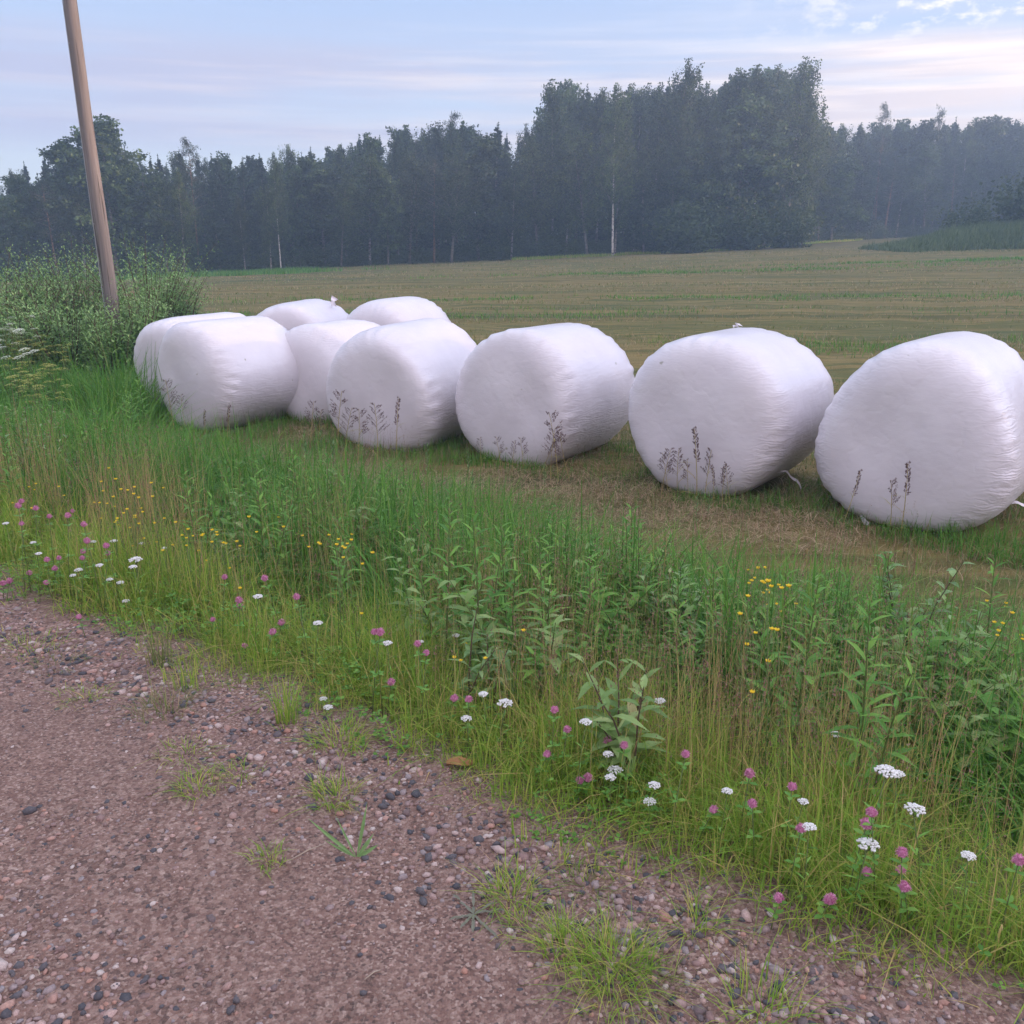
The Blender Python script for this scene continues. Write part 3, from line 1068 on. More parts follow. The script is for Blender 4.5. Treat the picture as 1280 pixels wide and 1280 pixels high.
# ------------------------------------------------------------------ pole
def build_pole():
    # foot behind the grass, 13 m off; the shaft runs out of the frame
    yb = 13.0
    r = ray(145, 408)
    P = CAM + r * (yb / r[1])
    foot = np.array([P[0], yb, float(zt(np.array([P[0]]), np.array([yb]))[0]) - 0.3])
    rt = ray(89, 0)
    Pt = CAM + rt * (yb / rt[1])
    d = Pt - np.array([P[0], yb, P[2]])
    d = d / d[2]
    H = 8.2
    root = thing('utility_pole', 'tall bare grey-brown wooden pole leaning left behind the shrubs', 'pole', tuple(foot))
    mb = MB()
    n = 26
    pts, rad = [], []
    for i in range(n):
        h = H * i / (n - 1)
        pts.append((d[0] * h + 0.006 * math.sin(h * 1.3), d[1] * h, h))
        rad.append(0.096 - 0.0032 * h + 0.002 * math.sin(3.1 * h))
    mb.tube(pts, rad, 20)
    obj('shaft', mb.mesh('shaft', M['pole'], True), root)
    mb = MB()
    pts2, r2 = [], []
    for i in range(n):
        h = 0.35 + (H - 1.0) * i / (n - 1)
        rr = 0.096 - 0.0032 * h + 0.006
        pts2.append((d[0] * h - rr * 0.93, d[1] * h - rr * 0.36, h))
        r2.append(0.007)
    mb.tube(pts2, r2, 6)
    obj('earth_wire', mb.mesh('earth_wire', M['wire'], True), root)
    for h in (2.4, 4.6, 6.8):
        c = MB()
        rr = 0.096 - 0.0032 * h + 0.003
        ring = [(d[0] * h + rr * math.cos(a), d[1] * h + rr * math.sin(a), h) for a in np.linspace(3.2, 4.0, 6)]
        c.tube(ring, [0.006] * 6, 5)
        obj('wire_clip', c.mesh('wire_clip', M['wire']), root)


# ------------------------------------------------------------------ trees
def leaf_cloud(cen, size, rng, droop=0.0, aspect=0.6):
    n = len(cen)
    a = rng.normal(0, 1, (n, 3))
    a[:, 2] -= droop
    a /= np.linalg.norm(a, axis=1)[:, None] + 1e-9
    b = rng.normal(0, 1, (n, 3))
    b -= a * (a * b).sum(1)[:, None]
    b /= np.linalg.norm(b, axis=1)[:, None] + 1e-9
    s = (size * rng.uniform(0.6, 1.4, n))[:, None]
    V = np.stack([cen - a * s * 0.5, cen + b * s * 0.5 * aspect, cen + a * s * 0.5, cen - b * s * 0.5 * aspect], 1).reshape(-1, 3)
    T = np.arange(4 * n).reshape(n, 4)
    return V, T


def tree_proto(kind, H, seed, leaves, name, bark, leafm, cat_, trunk_r, first=0.25, label=''):
    rng = np.random.default_rng(seed)
    mb = MB()
    lx, ly = rng.normal(0, 0.03, 2)
    wob = rng.uniform(0, 6.28, 2)

    def axis(h):
        f = h / H
        return np.array([lx * h + 0.12 * math.sin(3 * f + wob[0]) * f, ly * h + 0.12 * math.sin(2.6 * f + wob[1]) * f, h])
    hs = np.linspace(-0.3, H * 0.98, 14)
    mb.tube([axis(h) for h in hs], [max(0.012, trunk_r * (1 - 0.93 * max(0, h) / H)) for h in hs], 8)
    cen = []
    if kind == 'spruce':
        nb = int(H * 10)
        for i in range(nb):
            f = first + (0.985 - first) * (i + rng.random()) / nb
            a = rng.uniform(0, 2 * PI)
            Lb = (1 - f) ** 0.85 * H * 0.19 * rng.uniform(0.6, 1.2) + 0.12
            p = axis(f * H)
            pts = []
            for q in np.linspace(0, 1, 5):
                pts.append(p + np.array([math.cos(a) * Lb * q, math.sin(a) * Lb * q, -0.30 * Lb * q + 0.28 * Lb * q * q * (1 if f < 0.8 else 2.2)]))
            if Lb > 0.4:
                mb.tube(pts[:4], [0.02, 0.016, 0.012, 0.006], 4, mi=1, cap=False)
            k = max(5, int(leaves / nb * (0.4 + 1.4 * (1 - f))))
            q = rng.random(k) ** 0.7
            c = p + np.stack([math.cos(a) * Lb * q, math.sin(a) * Lb * q, -0.30 * Lb * q + 0.28 * Lb * q * q * (1 if f < 0.8 else 2.2)], -1)
            c += np.clip(rng.normal(0, 1, (k, 3)), -1.7, 1.7) * np.array([0.10, 0.10, 0.07]) * (0.4 + Lb) ** 0.7
            c[:, 2] -= np.abs(rng.normal(0, 0.10, k)) * (1 - f)
            cen.append(c)
        tip = axis(H) + np.clip(rng.normal(0, 1, (20, 3)), -1.6, 1.6) * np.array([0.04, 0.04, 0.28])
        cen.append(tip)
        size, droop, asp = 0.26, 0.5, 0.34
    elif kind == 'pine':
        nb = int(H * 3.2)
        for i in range(nb):
            f = first + (0.97 - first) * (i + rng.random()) / nb
            a = rng.uniform(0, 2 * PI)
            Lb = H * 0.15 * rng.uniform(0.5, 1.2) * (1.15 - 0.85 * (f - first) / (1 - first))
            p = axis(f * H)
            e = p + np.array([math.cos(a) * Lb, math.sin(a) * Lb, Lb * rng.uniform(0.15, 0.6)])
            mb.tube([p, (p + e) / 2 - np.array([0, 0, 0.05]), e], [0.035, 0.025, 0.01], 5, mi=1, cap=False)
            for q in range(4):
                g = p + (e - p) * rng.uniform(0.45, 1.05) + rng.normal(0, 0.16, 3)
                k = max(4, int(leaves / nb / 4))
                cen.append(g + np.clip(rng.normal(0, 1, (k, 3)), -1.7, 1.7) * np.array([0.22, 0.22, 0.13]))
        size, droop, asp = 0.20, -0.6, 0.28
    else:
        nb = int(H * (4.2 if kind == 'birch' else 3.6))
        for i in range(nb):
            f = first + (0.97 - first) * ((i + rng.random()) / nb)
            a = rng.uniform(0, 2 * PI)
            g = (f - first) / (1 - first)
            shape = math.sin(PI * min(1, 0.18 + 0.82 * g) ** 0.85) ** 0.7
            Lb = H * (0.165 if kind == 'birch' else 0.19) * (0.30 + 0.85 * shape) * rng.uniform(0.55, 1.25)
            el = rng.uniform(0.5, 1.1) if kind == 'birch' else rng.uniform(0.2, 0.9)
            p = axis(f * H * 0.96)
            e = p + Lb * np.array([math.cos(a) * math.cos(el), math.sin(a) * math.cos(el), math.sin(el)])
            mid = (p + e) / 2 + np.array([0, 0, 0.06 * Lb])
            mb.tube([p, mid, e], [0.035 * (1.1 - g), 0.024 * (1.1 - g), 0.008], 5, mi=1, cap=False)
            nc = 7
            for q in range(nc):
                u = 0.3 + 0.75 * rng.random()
                c = p + (e - p) * u + rng.normal(0, 0.13 * Lb + 0.08, 3)
                k = max(4, int(leaves / nb / nc * rng.uniform(0.4, 1.6)))
                if kind == 'birch':
                    L_ = rng.uniform(0.4, 1.3) * (0.6 + 0.5 * Lb)
                    w = rng.random(k)
                    cc = c + np.clip(rng.normal(0, 1, (k, 3)), -1.7, 1.7) * np.array([0.13, 0.13, 0.12])
                    cc[:, 2] -= w * L_
                    cc[:, 0] += (w ** 2) * math.cos(a) * 0.1
                else:
                    cc = c + np.clip(rng.normal(0, 1, (k, 3)), -1.7, 1.7) * np.array([0.26, 0.26, 0.20])
                cen.append(cc)
        top = axis(H * 0.97) + np.clip(rng.normal(0, 1, (int(leaves * 0.012), 3)), -1.6, 1.6) * np.array([0.18, 0.18, 0.42])
        cen.append(top)
        size, droop, asp = (0.19, 0.5, 0.62) if kind == 'birch' else (0.23, 0.2, 0.75)
    cen = np.concatenate(cen)
    V, T = leaf_cloud(cen, size, rng, droop, asp)
    root = thing(name, label, cat_, group='trees at the forest edge')
    obj('trunk', mb.mesh('trunk', [bark, M['greybark']], True), root)
    obj('crown', mesh_np('crown', V, T, leafm), root)
    return Stamp(root), H


def bush_proto(R, H, n, seed, size, leafm, name, cat_, label, group, ns=9):
    rng = np.random.default_rng(seed)
    mb = MB()
    cen = []
    for i in range(ns * 3):
        a = rng.uniform(0, 2 * PI)
        rr = R * rng.random() ** 0.6
        hh = H * (1 - 0.45 * (rr / R) ** 2) * rng.uniform(0.65, 1.05)
        e = np.array([math.cos(a) * rr, math.sin(a) * rr, hh])
        if i < ns:
            mb.tube([(0.1 * rng.normal(), 0.1 * rng.normal(), -0.1), e * np.array([0.4, 0.4, 0.55]), e], [0.025, 0.016, 0.006], 5, cap=False)
        k = int(n / (ns * 3))
        u = rng.random(k) ** 0.75
        c = e[None] * np.stack([0.35 + 0.65 * u, 0.35 + 0.65 * u, u], -1) + rng.normal(0, 1, (k, 3)) * np.array([0.16 * R, 0.16 * R, 0.08 * H])
        c[:, 2] = np.abs(c[:, 2])
        cen.append(c)
    V, T = leaf_cloud(np.concatenate(cen), size, rng, 0.0, 0.6)
    root = thing(name, label, cat_, group=group)
    obj('stems', mb.mesh('stems', M['greybark'], True), root)
    obj('crown', mesh_np('crown', V, T, leafm), root)
    return Stamp(root)


def base_row(px):
    return np.interp(px, [-200, 0, 240, 400, 640, 760, 870, 1000, 1060, 1500], [344, 341, 338, 333, 320, 316, 311, 304, 303, 300])


def top_row(px):
    xs = [-200, 0, 30, 60, 100, 120, 145, 180, 200, 225, 250, 270, 330, 360, 400, 455, 510, 535, 570, 620, 650, 670, 690, 735, 790, 825, 860, 890, 920, 975, 992, 1005, 1060, 1110, 1190, 1280, 1500]
    ys = [215, 212, 214, 200, 188, 172, 155, 190, 206, 192, 182, 194, 194, 180, 186, 172, 160, 155, 150, 154, 156, 140, 108, 108, 106, 88, 104, 102, 88, 82, 120, 152, 156, 152, 150, 146, 146]
    return np.interp(px, xs, ys)


def tree_depth(px):
    return np.interp(px, [-200, 240, 640, 900, 1000, 1100, 1500], [66, 70, 78, 82, 96, 112, 118])


def build_trees():
    P = {}
    P['birch'] = [tree_proto('birch', 15, 10 + i, 13000, 'birch_tree', M['palebark' if i % 2 == 0 else 'greybark'], M['birch'], 'tree', 0.13, 0.22) for i in range(5)]
    P['pale_birch'] = [tree_proto('birch', 15, 20 + i, 13000, 'birch_tree', M['birchbark'], M['birch'], 'tree', 0.13, 0.30) for i in range(2)]
    P['spruce'] = [tree_proto('spruce', 12, 30 + i, 11000, 'spruce_tree', M['greybark'], M['spruce'], 'tree', 0.13, 0.10) for i in range(3)]
    P['pine'] = [tree_proto('pine', 13, 40 + i, 4200, 'pine_tree', M['pinebark'], M['pine'], 'tree', 0.13, 0.42) for i in range(3)]
    P['aspen'] = [tree_proto('aspen', 11, 50 + i, 12000, 'leafy_tree', M['greybark'], M['aspen'], 'tree', 0.12, 0.16) for i in range(4)]
    G = 'trees at the forest edge'
    generic = {
        'birch': 'dark green birch standing among the trees of the forest edge',
        'spruce': 'dark narrow spruce standing among the trees of the forest edge',
        'pine': 'sparse topped pine standing among the trees of the forest edge',
        'aspen': 'round leafy tree standing among the trees of the forest edge',
    }
    cnt = dict(n=0)

    def put(kind, px, top, depth, label=None, i=None, wide=1.0):
        st, H = P[kind][cnt['n'] % len(P[kind]) if i is None else i]
        cnt['n'] += 1
        k = (px - 640) / F
        y = depth
        # x from pixel at that depth (depth along the view axis is close to y*cp here)
        x = k * (y * cp + 0.8)
        z = float(zt(np.array([x]), np.array([y]))[0])
        kk = (top - 640) / F
        v = (-(y * sp) - kk * y * cp) / (cp - kk * sp)
        hgt = v + CAMZ - z
        s = hgt / H
        st.put((x, y, z), random.uniform(0, 6.28), (s * wide, s * wide, s), label or generic[kind], G)

    # named trees, by what the photo shows
    named = [
        ('aspen', 147, 152, 67, 'tall broad tree rising above the others right behind the pole', 0, 1.25),
        ('aspen', 108, 178, 69, 'round topped tree on the near side of the tall one behind the pole', 1, 1.1),
        ('pine', 250, 172, 70, 'bare topped pine standing alone on the skyline left of centre', 0, 0.8),
        ('spruce', 198, 200, 71, 'small pointed spruce tip just right of the tall tree by the pole', 0, 0.9),
        ('spruce', 212, 198, 72, 'second small pointed spruce tip right of the tall tree by the pole', 1, 0.9),
        ('birch', 978, 76, 83, 'tall birch with hanging branches at the right end of the high clump', 0, 1.0),
        ('pale_birch', 938, 84, 82, 'broad birch with warm sunlit leaves and a slender pale trunk', 0, 1.3),
        ('birch', 905, 90, 84, 'birch at the left shoulder of the sunlit birch', 2, 1.1),
        ('birch', 827, 80, 81, 'highest dense birch in the middle of the tall clump', 3, 1.0),
        ('birch', 690, 102, 79, 'birch that starts the tall clump on its left side', 4, 1.0),
        ('pale_birch', 765, 106, 76, 'leaning birch with the whitest trunk at the field edge', 1, 0.9),
        ('pale_birch', 352, 192, 69, 'slim birch with one crooked white trunk left of the middle', 1, 0.7),
        ('pine', 1085, 130, 112, 'taller thin pine on the right skyline', 1, 0.7),
        ('pine', 1152, 134, 116, 'second thin pine on the right skyline', 2, 0.6),
        ('pine', 572, 141, 80, 'pale sparse pine tip above the central trees', 1, 0.8),
        ('birch', 1000, 140, 86, 'low dark birch tucked under the right end of the high clump', 2, 1.0),
    ]
    for k, px, top, dp, lab, i, w in named:
        put(k, px, top, dp, lab, i, w)
    r = random.Random(5)
    # front row, then two rows behind that carry the skyline
    px = -60.0
    while px < 1350:
        kind = r.choices(['birch', 'aspen', 'spruce', 'pine'], [4, 3.5, 1.5, 0.5])[0]
        tr, br = float(top_row(px)), float(base_row(px))
        put(kind, px + r.uniform(-6, 6), tr + r.uniform(16, 0.42 * (br - tr)), tree_depth(px) - r.uniform(0, 3), None, None, r.uniform(0.95, 1.6))
        px += r.uniform(20, 38)
    for row in range(3):
        px = -70.0 + 9 * row
        while px < 1350:
            if 640 < px < 1000:
                kind = r.choices(['birch', 'aspen', 'spruce'], [6, 1.5, 0.8])[0]
            else:
                kind = r.choices(['birch', 'aspen', 'spruce', 'pine'], [2.5, 2, 3, 1.6])[0]
            tr = float(top_row(px))
            put(kind, px + r.uniform(-8, 8), tr + abs(r.gauss(0, (4 if px > 1000 else 10) if row else 6)) + 2, tree_depth(px) + 3 + row * 4.5 + r.uniform(-1.5, 1.5), None, None, r.uniform(0.8, 1.15))
            px += r.uniform(17, 28) if px > 990 else r.uniform(24, 40)
    # bushes along the foot of the forest
    B = [bush_proto(1.6, 2.6, 4200, 70 + i, 0.16, M['under'], 'forest_edge_bush', 'bush', 'dark bush at the foot of the forest trees', 'bushes at the foot of the forest') for i in range(3)]
    nb = 0

    def bush(px, d, h, w, label=None):
        nonlocal nb
        x = (px - 640) / F * (d * cp + 0.8)
        z = float(zt(np.array([x]), np.array([d]))[0])
        B[nb % 3].put((x, d, z), r.uniform(0, 6.28), (w / 1.6, w / 1.6, h / 2.6), label or 'dark bush at the foot of the forest trees', 'bushes at the foot of the forest')
        nb += 1
    bush(855, 77, 4.2, 3.4, 'broad dark bush before the trunks of the tall birch clump')
    bush(925, 79, 3.6, 3.0, 'rounded bush right of the broad dark bush under the sunlit birch')
    bush(980, 81, 4.0, 2.6, 'bush at the right foot of the high birch clump')
    bush(690, 78, 2.4, 2.6, 'low bush left of the white birch trunks')
    bush(1285, 68, 5.2, 3.6, 'tall pale bush at the right edge beside the mound')
    bush(1205, 74, 3.4, 2.2, 'bush on top of the grassy mound')
    px = -40
    while px < 1330:
        bush(px, float(tree_depth(px)) - r.uniform(-2, 2.0), r.uniform(0.9, 2.2), r.uniform(1.0, 2.0))
        px += r.uniform(22, 46)
    # undergrowth that nobody could count, hiding the far side of the wood
    rng = np.random.default_rng(3)
    n = 60000
    px = rng.uniform(-250, 1600, n)
    d = tree_depth(px) + rng.uniform(-2.5, 3, n)
    x = (px - 640) / F * (d * cp + 0.8)
    z = zt(x, d)
    hh = rng.random(n) ** 1.6 * (0.8 + 1.1 * vnoise(px * 0.02, d * 0.1, 1.0, 4))
    V, T = leaf_cloud(np.stack([x, d, z + hh], -1), 0.17, rng, -0.4, 0.4)
    tag(obj('undergrowth', mesh_np('undergrowth', V, T, M['under'])), 'low undergrowth along the foot of the forest', 'undergrowth', kind='stuff')
    # the wood behind the counted trees
    n = 150000
    px = rng.uniform(-500, 1700, n)
    d = tree_depth(px) + rng.uniform(17, 30, n)
    x = (px - 640) / F * (d * cp + 0.8)
    z = zt(x, d)
    tr = top_row(px) + 6 + 34 * vnoise(px, px * 0, 0.07, 2) + 14 * vnoise(px, px * 0, 0.3, 3)
    kk = (tr - 640) / F
    v = (-(d * sp) - kk * d * cp) / (cp - kk * sp)
    top = v + CAMZ
    zz = z - 0.3 + (top - z) * rng.random(n) ** 1.5
    V, T = leaf_cloud(np.stack([x, d, zz], -1), 0.55, rng, 0.3, 0.6)
    tag(obj('forest', mesh_np('forest', V, T, M['aspen'])), 'dense wood behind the trees of the forest edge', 'forest', kind='stuff')
    # the wood goes on round to the right, outside the frame: it keeps the low sun off the field
    n = 60000
    aa = rng.uniform(0, 1, n)
    cx = np.interp(aa, [0, 0.35, 0.7, 1], [70, 76, 77, 74])
    cy = np.interp(aa, [0, 0.35, 0.7, 1], [92, 55, 22, -25])
    w = rng.uniform(-4, 4, n)
    x, y = cx + w, cy + rng.normal(0, 1.0, n)
    g = zt(x, y)
    H = 7.4 + 4.0 * vnoise(y, y * 0, 0.25, 2) + 2.0 * vnoise(y, w, 0.8, 5)
    H = H + 1.2 * sstep(-12, 0, y) * sstep(40, 26, y)
    H = H - 6.5 * sstep(74, 77, y) * sstep(92, 89, y)     # a gap in the wood lets the sun through to the tall birches
    zz = g + H * rng.random(n) ** 0.8
    V, T = leaf_cloud(np.stack([x, y, zz], -1), 0.75, rng, 0.2, 0.7)
    tag(obj('forest', mesh_np('side_forest', V, T, M['aspen'])), 'wood continuing round the right side of the field', 'forest', kind='stuff')


def build_mound():
    # overgrown heap at the right end of the field
    d = 66.0
    cx, cz = (1320 - 640) / F * (d * cp + 0.8), 0
    nx, ny = 90, 50
    gx = np.linspace(-13, 16, nx)
    gy = np.linspace(-6, 6, ny)
    X, Y = np.meshgrid(gx, gy, indexing='ij')

    def hgt(X, Y):
        s = np.clip(1 - (Y / 6) ** 2, 0, 1) ** 0.8
        f = np.interp(X, [-13, -10, -5, 0, 6, 16], [0.0, 0.45, 1.15, 1.75, 2.0, 1.7])
        return f * s * (0.9 + 0.25 * vnoise(X, Y, 0.5, 6))
    Z = zt(X + cx, Y + d) + hgt(X, Y) - 0.05
    V = np.stack([X + cx, Y + d, Z], -1).reshape(-1, 3)
    i, j = np.meshgrid(np.arange(nx - 1), np.arange(ny - 1), indexing='ij')
    a = (i * ny + j).ravel()
    T = np.stack([a, a + ny, a + ny + 1, a + 1], -1)
    tag(obj('mound', mesh_np('mound', V, T, M['under'], True)), kind='structure')
    n = 30000
    x, y = RNG.uniform(-13, 16, n), RNG.uniform(-6.2, 3, n)
    z = zt(x + cx, y + d) + hgt(x, y) - 0.08
    V, T = blades(x + cx, y + d, z, RNG.uniform(0.15, 0.75, n) * (0.5 + vnoise(x, y, 0.6, 3)), RNG.uniform(0.04, 0.09, n), np.abs(RNG.normal(0.5, 0.3, n)), RNG.uniform(0, 2 * PI, n), 2)
    tag(obj('mound_grass', mesh_np('mound_grass', V, T, M['moundgrass'])), 'rough grass and weeds covering the mound', 'grass', kind='stuff')
    # pale uncut rim of the field at the wood
    n = 9000
    px = RNG.uniform(640, 1075, n)
    dd = tree_depth(px) - RNG.uniform(2.2, 4.5, n)
    x = (px - 640) / F * (dd * cp + 0.8)
    V, T = blades(x, dd, zt(x, dd) - 0.02, RNG.uniform(0.1, 0.35, n), RNG.uniform(0.03, 0.06, n), np.abs(RNG.normal(0.4, 0.3, n)), RNG.uniform(0, 2 * PI, n), 2)
    tag(obj('field_rim_grass', mesh_np('field_rim_grass', V, T, M['verge'])), 'pale grass rim where the field meets the wood', 'grass', kind='stuff')


# ------------------------------------------------------------------ small plants
def leafy_stem(mbs, mbl, H, nleaf, LL, LW, seed, base=(0, 0, 0), lean=(0, 0), start=0.15, up=0.6, r0=0.004, taper=0.5, bend=0.25, jit=0.0):
    r = random.Random(seed)
    base = np.array(base, float)
    ph = r.uniform(0, 6)

    def ax(f):
        return base + np.array([lean[0] * H * f * f + 0.02 * H * math.sin(3 * f + ph), lean[1] * H * f * f + 0.02 * H * math.cos(3 * f + ph), H * f * (1 - 0.15 * f * (lean[0] ** 2 + lean[1] ** 2))])
    mbs.tube([ax(f) for f in (0, 0.35, 0.7, 1)], [r0, r0 * 0.8, r0 * 0.6, r0 * 0.3], 5, cap=False)
    a = r.uniform(0, 6)
    for i in range(nleaf):
        f = start + (1 - start) * (i + 0.5) / nleaf
        a += 2.4 + r.uniform(-0.3, 0.3)
        k = (1 - taper * abs(f - 0.45) / 0.55)
        el = up + 0.5 * f + r.uniform(-0.25, 0.25)
        d = np.array([math.cos(a) * math.cos(el), math.sin(a) * math.cos(el), math.sin(el)])
        o_ = np.array([r.gauss(0, jit), r.gauss(0, jit), r.gauss(0, jit)]) if jit else 0
        mbl.leaf(ax(f) + o_, d, (0, 0, 1), LL * k * r.uniform(0.75, 1.2), LW * k * r.uniform(0.8, 1.2), bend * r.uniform(0.4, 1.6), 0.25)


def plant_proto(name, label, cat_, group, stems, leafm, stemm):
    """stems: list of leafy_stem keyword dicts"""
    s, l = MB(), MB()
    for k in stems:
        leafy_stem(s, l, **k)
    root = thing(name, label, cat_, group=group)
    obj('stem', s.mesh('stem', stemm, True), root)
    obj('foliage', l.mesh('foliage', leafm), root)
    return Stamp(root)


def clover_proto(seed, H=0.28):
    r = random.Random(seed)
    root = thing('clover_flower', '', 'flower', group='pink clovers on the verge')
    s = MB()
    lx, ly = r.uniform(-0.04, 0.04), r.uniform(-0.04, 0.04)
    s.tube([(-lx, -ly, 0), (-lx * 0.6, -ly * 0.6, H * 0.5), (0, 0, H)], [0.0016, 0.0014, 0.0012], 5)
    obj('stem', s.mesh('stem', M['stem'], True), root)
    b = MB()
    c = np.array([0, 0, H + 0.004])
    rings = [[c + 0.0095 * np.array([math.cos(q) * math.cos(w), math.cos(q) * math.sin(w), math.sin(q)]) for w in np.linspace(0, 2 * PI, 9)[:-1]] for q in (-1.2, -0.6, 0, 0.6, 1.2)]
    b.add([p for ring in rings for p in ring] + [c + np.array([0, 0, 0.0095])], [(a * 8 + k, a * 8 + (k + 1) % 8, a * 8 + 8 + (k + 1) % 8, a * 8 + 8 + k) for a in range(4) for k in range(8)] + [(32 + k, 32 + (k + 1) % 8, 40) for k in range(8)])
    for i in range(120):
        z = r.uniform(-0.5, 1)
        a = r.uniform(0, 2 * PI)
        q = math.sqrt(1 - z * z)
        d = np.array([q * math.cos(a), q * math.sin(a), z * 1.05 + 0.25])
        d /= np.linalg.norm(d)
        b.leaf(c, d, (0.1, 0.2, 1), r.uniform(0.0115, 0.0150), 0.0045, 0.05, 0.6)
    obj('blossom', b.mesh('blossom', M['pink']), root)
    for zf in (0.55, 0.9):
        l = MB()
        p = np.array([lx * (zf - 1), ly * (zf - 1), H * zf])
        a0 = r.uniform(0, 6)
        for q in range(3):
            a = a0 + q * 2.09
            l.leaf(p, (math.cos(a), math.sin(a), 0.35), (0, 0, 1), 0.024, 0.013, 0.2, 0.15)
        obj('leaf', l.mesh('leaf', M['herb']), root)
    return Stamp(root)


def yarrow_proto(seed, H=0.34, heads=34, R=0.030):
    r = random.Random(seed)
    root = thing('yarrow_flower', '', 'flower', group='white yarrows on the verge')
    s = MB()
    lx, ly = r.uniform(-0.04, 0.04), r.uniform(-0.04, 0.04)
    s.tube([(-lx, -ly, 0), (-lx * 0.6, -ly * 0.6, H * 0.5), (0, 0, H - 0.03)], [0.0020, 0.0018, 0.0015], 5)
    b = MB()
    heads = int(heads * 2.2)
    for i in range(heads):
        rr = R * math.sqrt((i + 0.3) / heads)
        a = i * 2.39996 + r.uniform(-0.3, 0.3)
        p = np.array([rr * math.cos(a), rr * math.sin(a), H - 0.35 * rr * rr / R + r.uniform(-0.002, 0.002)])
        if i % 8 == 0:
            s.tube([(0, 0, H - 0.03), p - np.array([0, 0, 0.003])], [0.0010, 0.0007], 4, cap=False)
        w = r.uniform(0.0028, 0.0042)
        ring = [p + np.array([w * math.cos(t), w * math.sin(t), 0.0008 * math.sin(3 * t)]) for t in np.linspace(0, 2 * PI, 7)[:-1]]
        low = [p + np.array([0.5 * w * math.cos(t), 0.5 * w * math.sin(t), -0.004]) for t in np.linspace(0, 2 * PI, 7)[:-1]]
        vs = [p + np.array([0, 0, 0.0016])] + ring + low
        fs = [(0, 1 + k, 1 + (k + 1) % 6) for k in range(6)] + [(1 + k, 7 + k, 7 + (k + 1) % 6, 1 + (k + 1) % 6) for k in range(6)]
        b.add(vs, fs)
    l = MB()
    for i in range(9):
        f = 0.1 + 0.75 * i / 9
        a = i * 2.4
        l.leaf((lx * (f - 1), ly * (f - 1), H * f), (math.cos(a), math.sin(a), 0.6), (0, 0, 1), 0.045, 0.008, 0.3, 0.2)
    obj('stem', s.mesh('stem', M['stem'], True), root)
    obj('flower_head', b.mesh('flower_head', M['white']), root)
    obj('leaf', l.mesh('leaf', M['herb']), root)
    return Stamp(root)


def buttercup_proto(seed, H=0.5):
    r = random.Random(seed)
    root = thing('buttercup', '', 'flower', group='yellow buttercups in the tall grass')
    s, b = MB(), MB()
    lx, ly = r.uniform(-0.06, 0.06), r.uniform(-0.06, 0.06)
    s.tube([(-lx, -ly, 0), (-lx * 0.6, -ly * 0.6, H * 0.55), (0, 0, H)], [0.0014, 0.0012, 0.0010], 4)
    c = np.array([0, 0, H])
    a0 = r.uniform(0, 6)
    for i in range(5):
        a = a0 + i * 2 * PI / 5
        b.leaf(c, (math.cos(a), math.sin(a), 0.55), (0, 0, 1), 0.0108, 0.0108, -0.25, 0.1)
    ctr = [c + np.array([0.0028 * math.cos(t), 0.0028 * math.sin(t), 0.0026]) for t in np.linspace(0, 2 * PI, 7)[:-1]]
    b.add(ctr + [c + np.array([0, 0, 0.0055])], [(k, (k + 1) % 6, 6) for k in range(6)])
    obj('stem', s.mesh('stem', M['stem'], True), root)
    obj('blossom', b.mesh('blossom', M['yellow']), root)
    return Stamp(root)


def reed_proto(seed, H=0.6, style=0):
    """a dark seeding grass stalk; 0 = loose one-sided panicle, 1 = narrow plume"""
    r = random.Random(seed)
    root = thing('seeding_grass_stalk', '', 'grass stalk', group='dark seeding grass stalks before the bales')
    s, p = MB(), MB()
    lx = r.uniform(-0.06, 0.06)

    def ax(f):
        return np.array([lx * f * f, 0.02 * f * f, H * f])
    s.tube([ax(f) for f in (0, 0.4, 0.75, 1.0)], [0.0036, 0.0032, 0.0026, 0.0018], 5, cap=False)
    for i in range(3):
        f = 0.12 + 0.2 * i
        a = r.uniform(0, 6)
        s.leaf(ax(f), (math.cos(a), math.sin(a), 1.1), (0, 0, 1), 0.16, 0.007, 0.6, 0.3)
    nb = 16 if style == 0 else 30
    for i in range(nb):
        f = (0.50 if style == 0 else 0.55) + (0.48 if style == 0 else 0.43) * i / nb
        q = ax(f)
        a = r.uniform(-0.7, 0.7) + (0 if r.random() < 0.65 else PI)
        ln = (0.11 * (1.15 - f) / 0.6 + 0.02) * r.uniform(0.6, 1.2) if style == 0 else 0.030 * (1.4 - f)
        e = q + np.array([math.cos(a) * ln * 0.75, math.sin(a) * ln * 0.75, ln * (0.75 if style == 0 else 1.3)])
        if style == 0:
            p.tube([q, (q + e) / 2 + np.array([0, 0, 0.006]), e], [0.0016, 0.0014, 0.0010], 3, cap=False)
        for k in range(10 if style == 0 else 5):
            u = 0.35 + 0.65 * r.random()
            g = q + (e - q) * u + np.array([r.gauss(0, 0.004), r.gauss(0, 0.004), r.gauss(0, 0.004)])
            p.leaf(g, (e - q) / (np.linalg.norm(e - q) + 1e-9) + np.array([r.gauss(0, 0.3), r.gauss(0, 0.3), 0.2]), (0.3, 1, 0.2), 0.018, 0.0056, 0.1, 0.3)
    obj('stem', s.mesh('stem', M['dry']), root)
    obj('seed_head', p.mesh('seed_head', M['purple']), root)
    return Stamp(root), H


